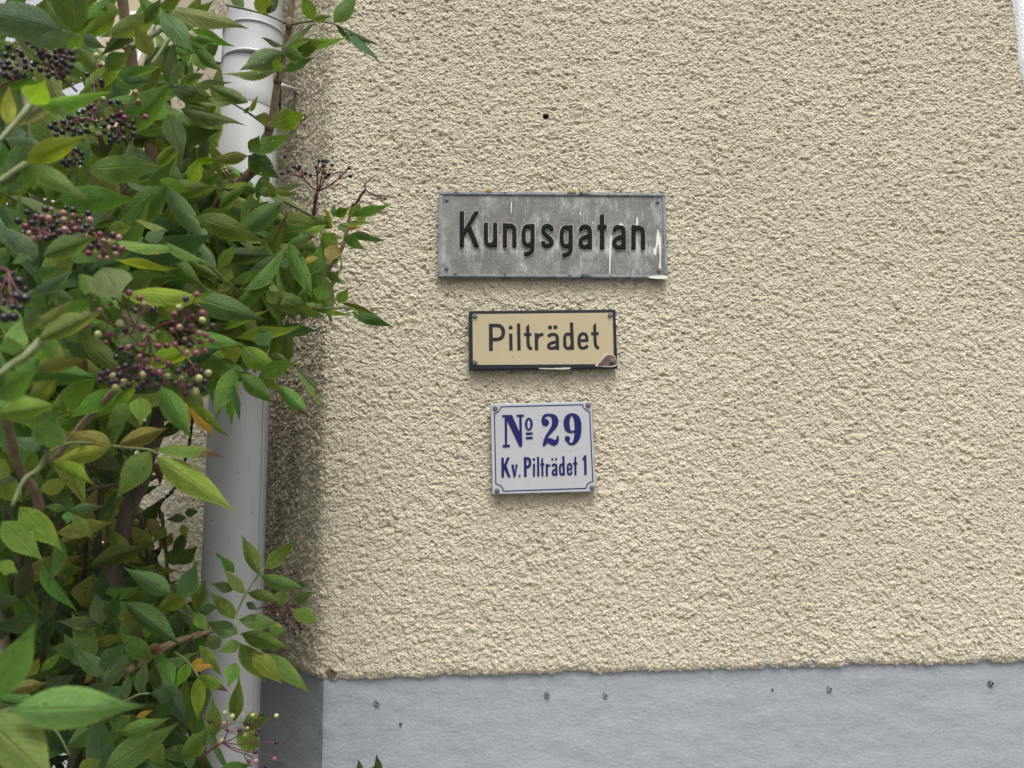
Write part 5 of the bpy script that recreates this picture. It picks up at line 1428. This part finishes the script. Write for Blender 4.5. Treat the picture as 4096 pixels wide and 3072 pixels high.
for (x0, x1, y0, y1_, d0, d1, n, tones) in (
        (-120, 330, 60, 700, 0.95, 1.3, 20, 'mmgd'), (-120, 330, 700, 1500, 0.85, 1.25, 26, 'mmgdl'), (330, 700, 260, 760, 1.1, 1.4, 14, 'mmdl'), (330, 700, 760, 1500, 0.95, 1.3, 34, 'mmgdl'),
        (680, 960, 80, 700, 1.25, 1.45, 16, 'mmdl'), (680, 1010, 700, 1480, 1.15, 1.4, 40, 'mmgdl'), (980, 1130, 800, 1480, 1.2, 1.3, 12, 'mmgd'), (1000, 1260, 860, 1300, 1.14, 1.24, 20, 'mmgl'),
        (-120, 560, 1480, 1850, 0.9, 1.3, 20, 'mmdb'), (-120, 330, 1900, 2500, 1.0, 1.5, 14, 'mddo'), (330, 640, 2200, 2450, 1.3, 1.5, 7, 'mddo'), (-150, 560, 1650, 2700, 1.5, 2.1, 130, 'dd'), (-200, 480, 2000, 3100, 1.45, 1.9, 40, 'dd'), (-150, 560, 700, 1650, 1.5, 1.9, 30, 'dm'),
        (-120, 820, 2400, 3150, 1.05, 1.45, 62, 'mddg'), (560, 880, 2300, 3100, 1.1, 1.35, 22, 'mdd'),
        (-1100, -120, 100, 3100, 0.9, 1.9, 150, 'mdd'), (-400, 820, 3200, 4300, 1.0, 1.7, 110, 'mdd')):  # unseen sprays past the left and lower edges, added to block light
    for k in range(n):
        d = random.uniform(d0, d1)
        compound(random.uniform(x0, x1), random.uniform(y0, y1_), d, random.uniform(-0.6, 0.9) if random.random() < 0.6 else random.uniform(-3.1, 3.1), random.uniform(0.13, 0.20) / d * FPX, tones, random.choice((5, 5, 7)))

leaves.sort(key=lambda l: -l[0])
NL = 296
for i, (ar, Mx, tone, var) in enumerate(leaves[:NL]):
    o = bpy.data.objects.new('leaflet', random.choice(BIGM if i < 60 else HIM)); COL.objects.link(o); o.parent = elder
    o.matrix_local = Matrix(Mx.tolist()); o.color = (*tone.tolist(), min(var, 0.8 if i < 50 else 1.0) if random.random() > 0.025 else 0.0)
Vs, Fs, UVs, Ts = [], [], [], []
off = 0
for (ar, Mx, tone, var) in leaves[NL:]:
    V, UV, F = random.choice(LO if ar < 9000 else HI)
    W = V @ Mx[:3, :3].T + Mx[:3, 3]
    Vs.append(W); UVs.append(UV); Ts.append(np.tile(np.array([*tone, random.random()]), (len(V), 1)))
    Fs += [tuple(q + off for q in f) for f in F]; off += len(V)
Vs, UVs, Ts = np.vstack(Vs), np.vstack(UVs), np.vstack(Ts)
fo = mesh_obj('foliage', Vs, Fs, M['foliage'], elder, True); fo['kind'] = 'stuff'
me = fo.data
uvl = me.uv_layers.new(name='UVMap'); li = np.zeros(len(me.loops), np.int32); me.loops.foreach_get('vertex_index', li)
uvl.data.foreach_set('uv', UVs[li].astype(np.float32).ravel())
a = me.color_attributes.new('tone', 'FLOAT_COLOR', 'POINT'); a.data.foreach_set('color', Ts.astype(np.float32).ravel())

# withered leaves
for (c, x0, y0, x1, y1_, w, d) in ((5, 1300, 720, 1330, 940, 75, 1.3), (7, 1240, 640, 1330, 720, 110, 1.05), (2, 640, 960, 700, 1000, 60, 1.19)):
    q0, q1 = cp(c, x0, y0), cp(c, x1, y1_)
    B, T = P(*q0, d), P(*q1, d); X = T - B; L = np.linalg.norm(X); X /= L; N = -CF - X * (-CF @ X); N /= np.linalg.norm(N); Y = np.cross(N, X)
    V, UV, F = HI[3]; V = V.copy(); V[:, 2] += 0.08 * np.sin(V[:, 0] * 7) ; Wd = w * K8 / FPX * d
    o = mesh_obj('withered_leaflet', V @ np.stack([X * L, Y * Wd, N * L]) + (B - ROOT), F, M['dead'], elder, True)

# ---- berries
bm = bmesh.new(); bmesh.ops.create_uvsphere(bm, u_segments=14, v_segments=9, radius=1.0)
for v in bm.verts:
    if v.co.z > 0.93: v.co.z -= 0.10
bme = bpy.data.meshes.new('berry'); bm.to_mesh(bme); bm.free(); bme.materials.append(M['berry']); bme.polygons.foreach_set('use_smooth', [True] * len(bme.polygons))
BC = {'k': (0.006, 0.006, 0.010), 'd': (0.028, 0.008, 0.016), 'r': (0.125, 0.032, 0.045), 'g': (0.26, 0.27, 0.11), 'p': (0.21, 0.12, 0.095)}


def cluster(node, stalk, berries, d, rb=0.0030, spread=0.02, twigs=0, k=5, rs=0.00072):
    """node, stalk foot and berries as picture points; berries = [(x, y, colour)]"""
    N3 = P(*node, d)
    B3 = [(P(x, y, d + random.uniform(-spread, spread)), col) for x, y, col in berries]
    parts = []
    st = smooth_path([P(*stalk, d + 0.01), (P(*stalk, d + 0.01) + N3) / 2 + np.array([0, 0, 0.002]), N3], 4)
    parts.append(tube_data(st, [rs * 1.7] * (len(st) - 1) + [rs * 1.4], 6))
    pts = np.array([b[0] for b in B3]) if B3 else np.zeros((0, 3))
    k = min(k, max(1, len(B3)))
    if len(B3):
        cen = pts[rng.choice(len(pts), k, replace=False)]
        for _ in range(6):
            lab = np.argmin(((pts[:, None] - cen[None]) ** 2).sum(-1), 1)
            cen = np.array([pts[lab == i].mean(0) if (lab == i).any() else cen[i] for i in range(k)])
        for i in range(k):
            fork = N3 + (cen[i] - N3) * 0.62
            mid = (N3 + fork) / 2 + np.array([0, 0, -0.002])
            parts.append(tube_data(smooth_path([N3, mid, fork], 4), rs, 5))
            for q in range(len(pts)):
                if lab[q] != i: continue
                m = (fork + pts[q]) / 2 + rng.uniform(-0.0015, 0.0015, 3)
                parts.append(tube_data(smooth_path([fork, m, pts[q]], 3), [rs * 0.6] * 6 + [rs * 0.4], 4))
            for _ in range(twigs):
                e = fork + (fork - N3) * random.uniform(0.25, 0.7) + rng.uniform(-0.008, 0.008, 3)
                parts.append(tube_data([fork, (fork + e) / 2 + rng.uniform(-0.002, 0.002, 3), e], rs * 0.4, 4))
    V, F = merge(parts)
    o = mesh_obj('berry_cluster', [np.array(v) - N3 for v in V], F, M['red_stalk'], elder, True); o.location = Vector(N3 - ROOT)
    for p, col in B3:
        b = bpy.data.objects.new('berry', bme); COL.objects.link(b); b.parent = o
        r = rb * 0.92 * (random.uniform(0.88, 1.1) if random.random() > 0.12 else random.uniform(0.6, 0.8)); b.location = Vector(p - N3); b.scale = (r, r, r * random.uniform(0.98, 1.1))
        b.rotation_euler = (random.uniform(-2, 2), random.uniform(-2, 2), 0)
        cc = BC[col]; f = random.uniform(0.75, 1.3); b.color = (cc[0] * f, cc[1] * f, cc[2] * f, 1)
    return o


def pts_c(c, lst, col='k'):
    return [(*cp(c, p[0], p[1]), p[2] if len(p) > 2 else col) for p in lst]


def scatter(c, cx, cy, rx, ry, n, cols, mind):
    out = []
    tries = 0
    while len(out) < n and tries < 4000:
        tries += 1
        a, r = random.uniform(0, 6.283), math.sqrt(random.random())
        q = (cx + rx * r * math.cos(a), cy + ry * r * math.sin(a))
        if all((q[0] - o[0]) ** 2 + (q[1] - o[1]) ** 2 > mind * mind for o in out):
            out.append((*q, random.choice(cols)))
    return pts_c(c, out)


cluster(cp(2, 1080, 1590), cp(2, 1050, 1780), pts_c(2, [(810, 1300), (785, 1440), (835, 1418), (885, 1385), (930, 1380), (918, 1402), (980, 1440), (1022, 1455), (1068, 1385), (1090, 1335), (1125, 1335), (1155, 1338), (1130, 1378), (1200, 1370), (1135, 1435), (1175, 1447), (1340, 1395), (1352, 1462)]), 1.2, 0.0033, 0.012, 5, 5, 0.0013)
etube('branch', cpath(4, [(1072, 40), (1058, 130), (1050, 230)], 1.21, 1.24), [0.0024, 0.003, 0.0035], M['stalk'])
cluster(cp(2, 1475, 1575), cp(2, 1400, 1690), pts_c(2, [(1642, 1650)]), 1.2, 0.0036, 0.005, 7, 1, 0.0013)
etube('fruit_stalk', [P(*cp(2, 1475, 1575), 1.2), P(*cp(2, 1470, 1530), 1.2), P(*cp(2, 1430, 1470), 1.2)], [0.0013, 0.0011, 0.0006], M['red_stalk'], sides=5)
etube('fruit_stalk', [P(*cp(2, 1472, 1530), 1.2), P(*cp(2, 1520, 1480), 1.2), P(*cp(2, 1585, 1440), 1.2)], [0.0011, 0.0009, 0.0005], M['red_stalk'], sides=5)
etube('fruit_stalk', [P(*cp(2, 1400, 1690), 1.21), P(*cp(4, 1370, 150), 1.21), P(*cp(4, 1352, 240), 1.22)], [0.002, 0.0024, 0.0028], M['red_stalk'], sides=6)
cluster(cp(8, 925, 300), cp(8, 690, 335), pts_c(8, [(875, 15, 'd'), (1000, 38, 'd'), (965, 55, 'd'), (870, 240, 'k'), (815, 328, 'd'), (843, 320, 'd'), (862, 290, 'd'), (985, 315, 'k'), (970, 347, 'p'), (1060, 248, 'g'), (1088, 240, 'g'), (790, 380, 'r'), (850, 388, 'p'), (905, 425, 'd'), (905, 452, 'd'), (932, 465, 'd'), (957, 387, 'd'), (1017, 450, 'k'), (1045, 445, 'k'), (1030, 475, 'k'), (1045, 505, 'd'), (977, 505, 'd'), (948, 517, 'r'), (995, 545, 'd'), (1108, 440, 'r'), (865, 490, 'k')]), 1.3, 0.0033, 0.015, 1, 5)
cluster(cp(8, 395, 1450), cp(8, 190, 1600), pts_c(8, [(412, 1200, 'g'), (475, 1230, 'g'), (290, 1268, 'd'), (405, 1290, 'p'), (390, 1430, 'g'), (645, 1222, 'g'), (718, 1210, 'k'), (840, 1225, 'g'), (608, 1290, 'k'), (538, 1342, 'd'), (600, 1328, 'g'), (585, 1383, 'g'), (680, 1378, 'd'), (695, 1343, 'd'), (665, 1525, 'k'), (672, 1600, 'p'), (615, 1605, 'r'), (845, 1443, 'd'), (825, 1585, 'r'), (757, 1645, 'k')]), 1.0, 0.0035, 0.015, 1, 5, 0.0008)
cluster(cp(1, 130, 660), cp(1, -80, 780), scatter(1, 90, 530, 190, 120, 24, 'kkkkd', 44), 0.80, 0.0033, 0.02)
cluster(cp(1, 470, 640), cp(1, 640, 760), scatter(1, 450, 500, 160, 150, 34, 'kkkkdd', 42), 0.80, 0.0033, 0.025)
cluster(cp(1, 270, 330), cp(1, 330, 480), pts_c(1, [(270, 350, 'd'), (325, 358, 'd'), (268, 382, 'd'), (350, 395, 'p'), (335, 437, 'd'), (385, 455, 'd'), (205, 345, 'd'), (178, 432, 'd'), (548, 440, 'r'), (530, 475, 'd'), (65, 388, 'k'), (45, 460, 'k')]), 0.79, 0.0034, 0.012)
cluster(cp(1, 780, 1010), cp(1, 800, 1060), pts_c(1, [(800, 460, 'g'), (835, 540, 'r'), (722, 618, 'd'), (840, 672, 'k'), (785, 712, 'k'), (845, 705, 'd'), (585, 850, 'k'), (680, 825, 'p'), (685, 862, 'p'), (788, 825, 'r'), (732, 890, 'k'), (758, 880, 'd'), (785, 905, 'r'), (690, 922, 'd'), (745, 945, 'k'), (915, 845, 'k'), (980, 845, 'k'), (858, 820, 'g'), (1125, 765, 'g'), (1005, 940, 'r'), (1035, 975, 'r'), (1102, 992, 'k'), (1150, 840, 'p'), (1210, 972, 'r')]), 0.9, 0.0034, 0.015)
cluster(cp(1, 1010, 950), cp(1, 1000, 1100), scatter(1, 990, 1070, 130, 120, 22, 'kkkdd', 42), 0.9, 0.0034, 0.015)
cluster(cp(1, 640, 980), cp(1, 790, 1010), scatter(1, 570, 1060, 160, 90, 18, 'kkkd', 46), 0.86, 0.0034, 0.015)
cluster(cp(1, 600, 1190), cp(1, 700, 1160), scatter(1, 590, 1300, 110, 75, 14, 'kkd', 42), 0.86, 0.0034, 0.015)
cluster(cp(3, 420, 400), cp(3, 180, 330), scatter(3, 470, 300, 330, 150, 40, 'kkkddrrp', 48), 0.72, 0.0035, 0.02)
cluster(cp(3, 800, 400), cp(3, 700, 340), scatter(3, 850, 480, 170, 110, 18, 'kdrrpg', 52), 0.74, 0.0035, 0.015)
cluster(cp(3, 70, 690), cp(3, -80, 690), scatter(3, 80, 900, 170, 200, 18, 'kkkk', 66), 0.56, 0.0036, 0.02)
cluster(cp(3, 1120, 1150), cp(3, 1000, 1060), scatter(3, 1000, 1100, 320, 260, 18, 'rrrpgd', 58), 0.68, 0.0034, 0.02)
cluster(cp(3, 1440, 1110), cp(3, 1240, 1210), scatter(3, 1600, 1150, 180, 270, 22, 'rrrpgd', 56), 0.70, 0.0034, 0.02)
cluster(cp(3, 1240, 1210), cp(3, 1130, 1150), scatter(3, 1210, 1400, 260, 130, 16, 'drkkrp', 54), 0.70, 0.0034, 0.02)
cluster(cp(3, 1180, 1420), cp(3, 1240, 1210), scatter(3, 1110, 1580, 290, 95, 30, 'drkddkg', 50), 0.70, 0.0034, 0.025)
cluster(cp(3, 1600, 1480), cp(3, 1440, 1300), scatter(3, 1600, 1600, 150, 130, 16, 'drkdg', 54), 0.70, 0.0034, 0.02)
cluster(cp(2, 400, 1530), cp(2, 410, 1620), pts_c(2, [(228, 1440, 'g'), (280, 1405, 'g'), (312, 1395, 'g'), (295, 1430, 'p'), (350, 1405, 'p'), (450, 1440, 'g'), (325, 1420, 'g'), (342, 1445, 'p')]), 1.19, 0.0034, 0.01)

# ---------------------------------------------------------------- second shrub with broad yellowing leaves, inside the dark
ys_root = np.array([-0.95, 0.12, 0.12])
ysh = thing('yellowing_shrub', 'low shrub with dull yellow ovate leaves in the dark behind the trunk', 'shrub', tuple(ys_root))
for k in range(5):
    px = 360 + 70 * k
    pts = [ys_root + np.array([0.02 * k, 0, 0]), P(px, 2700, 1.45), P(px + 30, 2350, 1.42), P(px + random.uniform(-30, 40), 2050, 1.4)]
    V, F = tube_data([np.array(p) - ys_root for p in smooth_path(pts, 5)], 0.003, 6); mesh_obj('stem', V, F, M['old_bark'], ysh, True)
OV = leaf_template(14, 4, 0.2, 0.05, 0.3, 0.02, 301, 0.03)
OVM = template_mesh('leaf', OV, M['leaf'])
for (x0, y0, x1, y1_, w) in ((900, 1090, 780, 1200, 70), (960, 1080, 925, 1210, 90), (930, 1190, 930, 1330, 110), (815, 1230, 835, 1420, 110), (690, 1150, 770, 1230, 90), (1090, 1290, 1100, 1420, 150), (1070, 1440, 1060, 1520, 120), (830, 1520, 800, 1640, 120), (1190, 1330, 1280, 1320, 120), (1240, 1190, 1320, 1330, 130), (1190, 1420, 1260, 1520, 110), (870, 1430, 700, 1500, 90), (640, 1340, 480, 1500, 100), (1000, 1120, 930, 1000, 80), (560, 1560, 700, 1659, 150), (850, 1290, 900, 1380, 90), (1330, 1440, 1430, 1300, 130), (470, 1600, 560, 1680, 120)):
    d = random.uniform(1.36, 1.46)
    q0, q1 = cp(5, x0, y0), cp(5, x1, y1_)
    keep = leaves; leaves = []
    add_leaf(*q0, *q1, w * K8, d, 'o'); l = leaves[0]; leaves = keep
    Mx = l[1].copy(); Mx[:3, 3] += ROOT - ys_root
    o = bpy.data.objects.new('leaf', OVM); COL.objects.link(o); o.parent = ysh; o.matrix_local = Matrix(Mx.tolist())
    f = random.uniform(0.7, 1.3); o.color = (0.17 * f, 0.15 * f, 0.045 * f, 1)

# ---------------------------------------------------------------- sapling whose tips reach into the picture in front of the plinth
sp_root = np.array([-0.22, -0.12, 0.11])
sap = thing('elder_sapling', 'pointed dark leaf tips of a small elder sapling in front of the grey plinth', 'sapling', tuple(sp_root))
V, F = tube_data([np.array(p) - sp_root for p in smooth_path([sp_root, sp_root + np.array([0.01, 0, 0.5]), P(1490, 3260, 1.24)], 6)], 0.004, 6); mesh_obj('stem', V, F, M['young_bark'], sap, True)
for (x0, y0, x1, y1_, w, tone) in ((1545, 1720, 1519, 1583, 62, 'd'), (1700, 1740, 1668, 1536, 78, 'd'), (1600, 1690, 1725, 1640, 46, 'm'), (1660, 1850, 1560, 1700, 70, 'm'), (1090, 1720, 1088, 1625, 45, 'o'), (1500, 1900, 1640, 1780, 80, 'm')):
    q0, q1 = cp(8, x0, y0), cp(8, x1, y1_)
    keep = leaves; leaves = []
    add_leaf(*q0, *q1, w * K8, 1.24, tone); l = leaves[0]; leaves = keep
    Mx = l[1].copy(); Mx[:3, 3] += ROOT - sp_root
    o = bpy.data.objects.new('leaflet', HIM[2]); COL.objects.link(o); o.parent = sap; o.matrix_local = Matrix(Mx.tolist()); o.color = (*l[2].tolist(), 1)
print('LEAVES', len(leaves), 'BERRIES', sum(o.name.startswith('berry') and not o.name.startswith('berry_c') for o in bpy.data.objects))
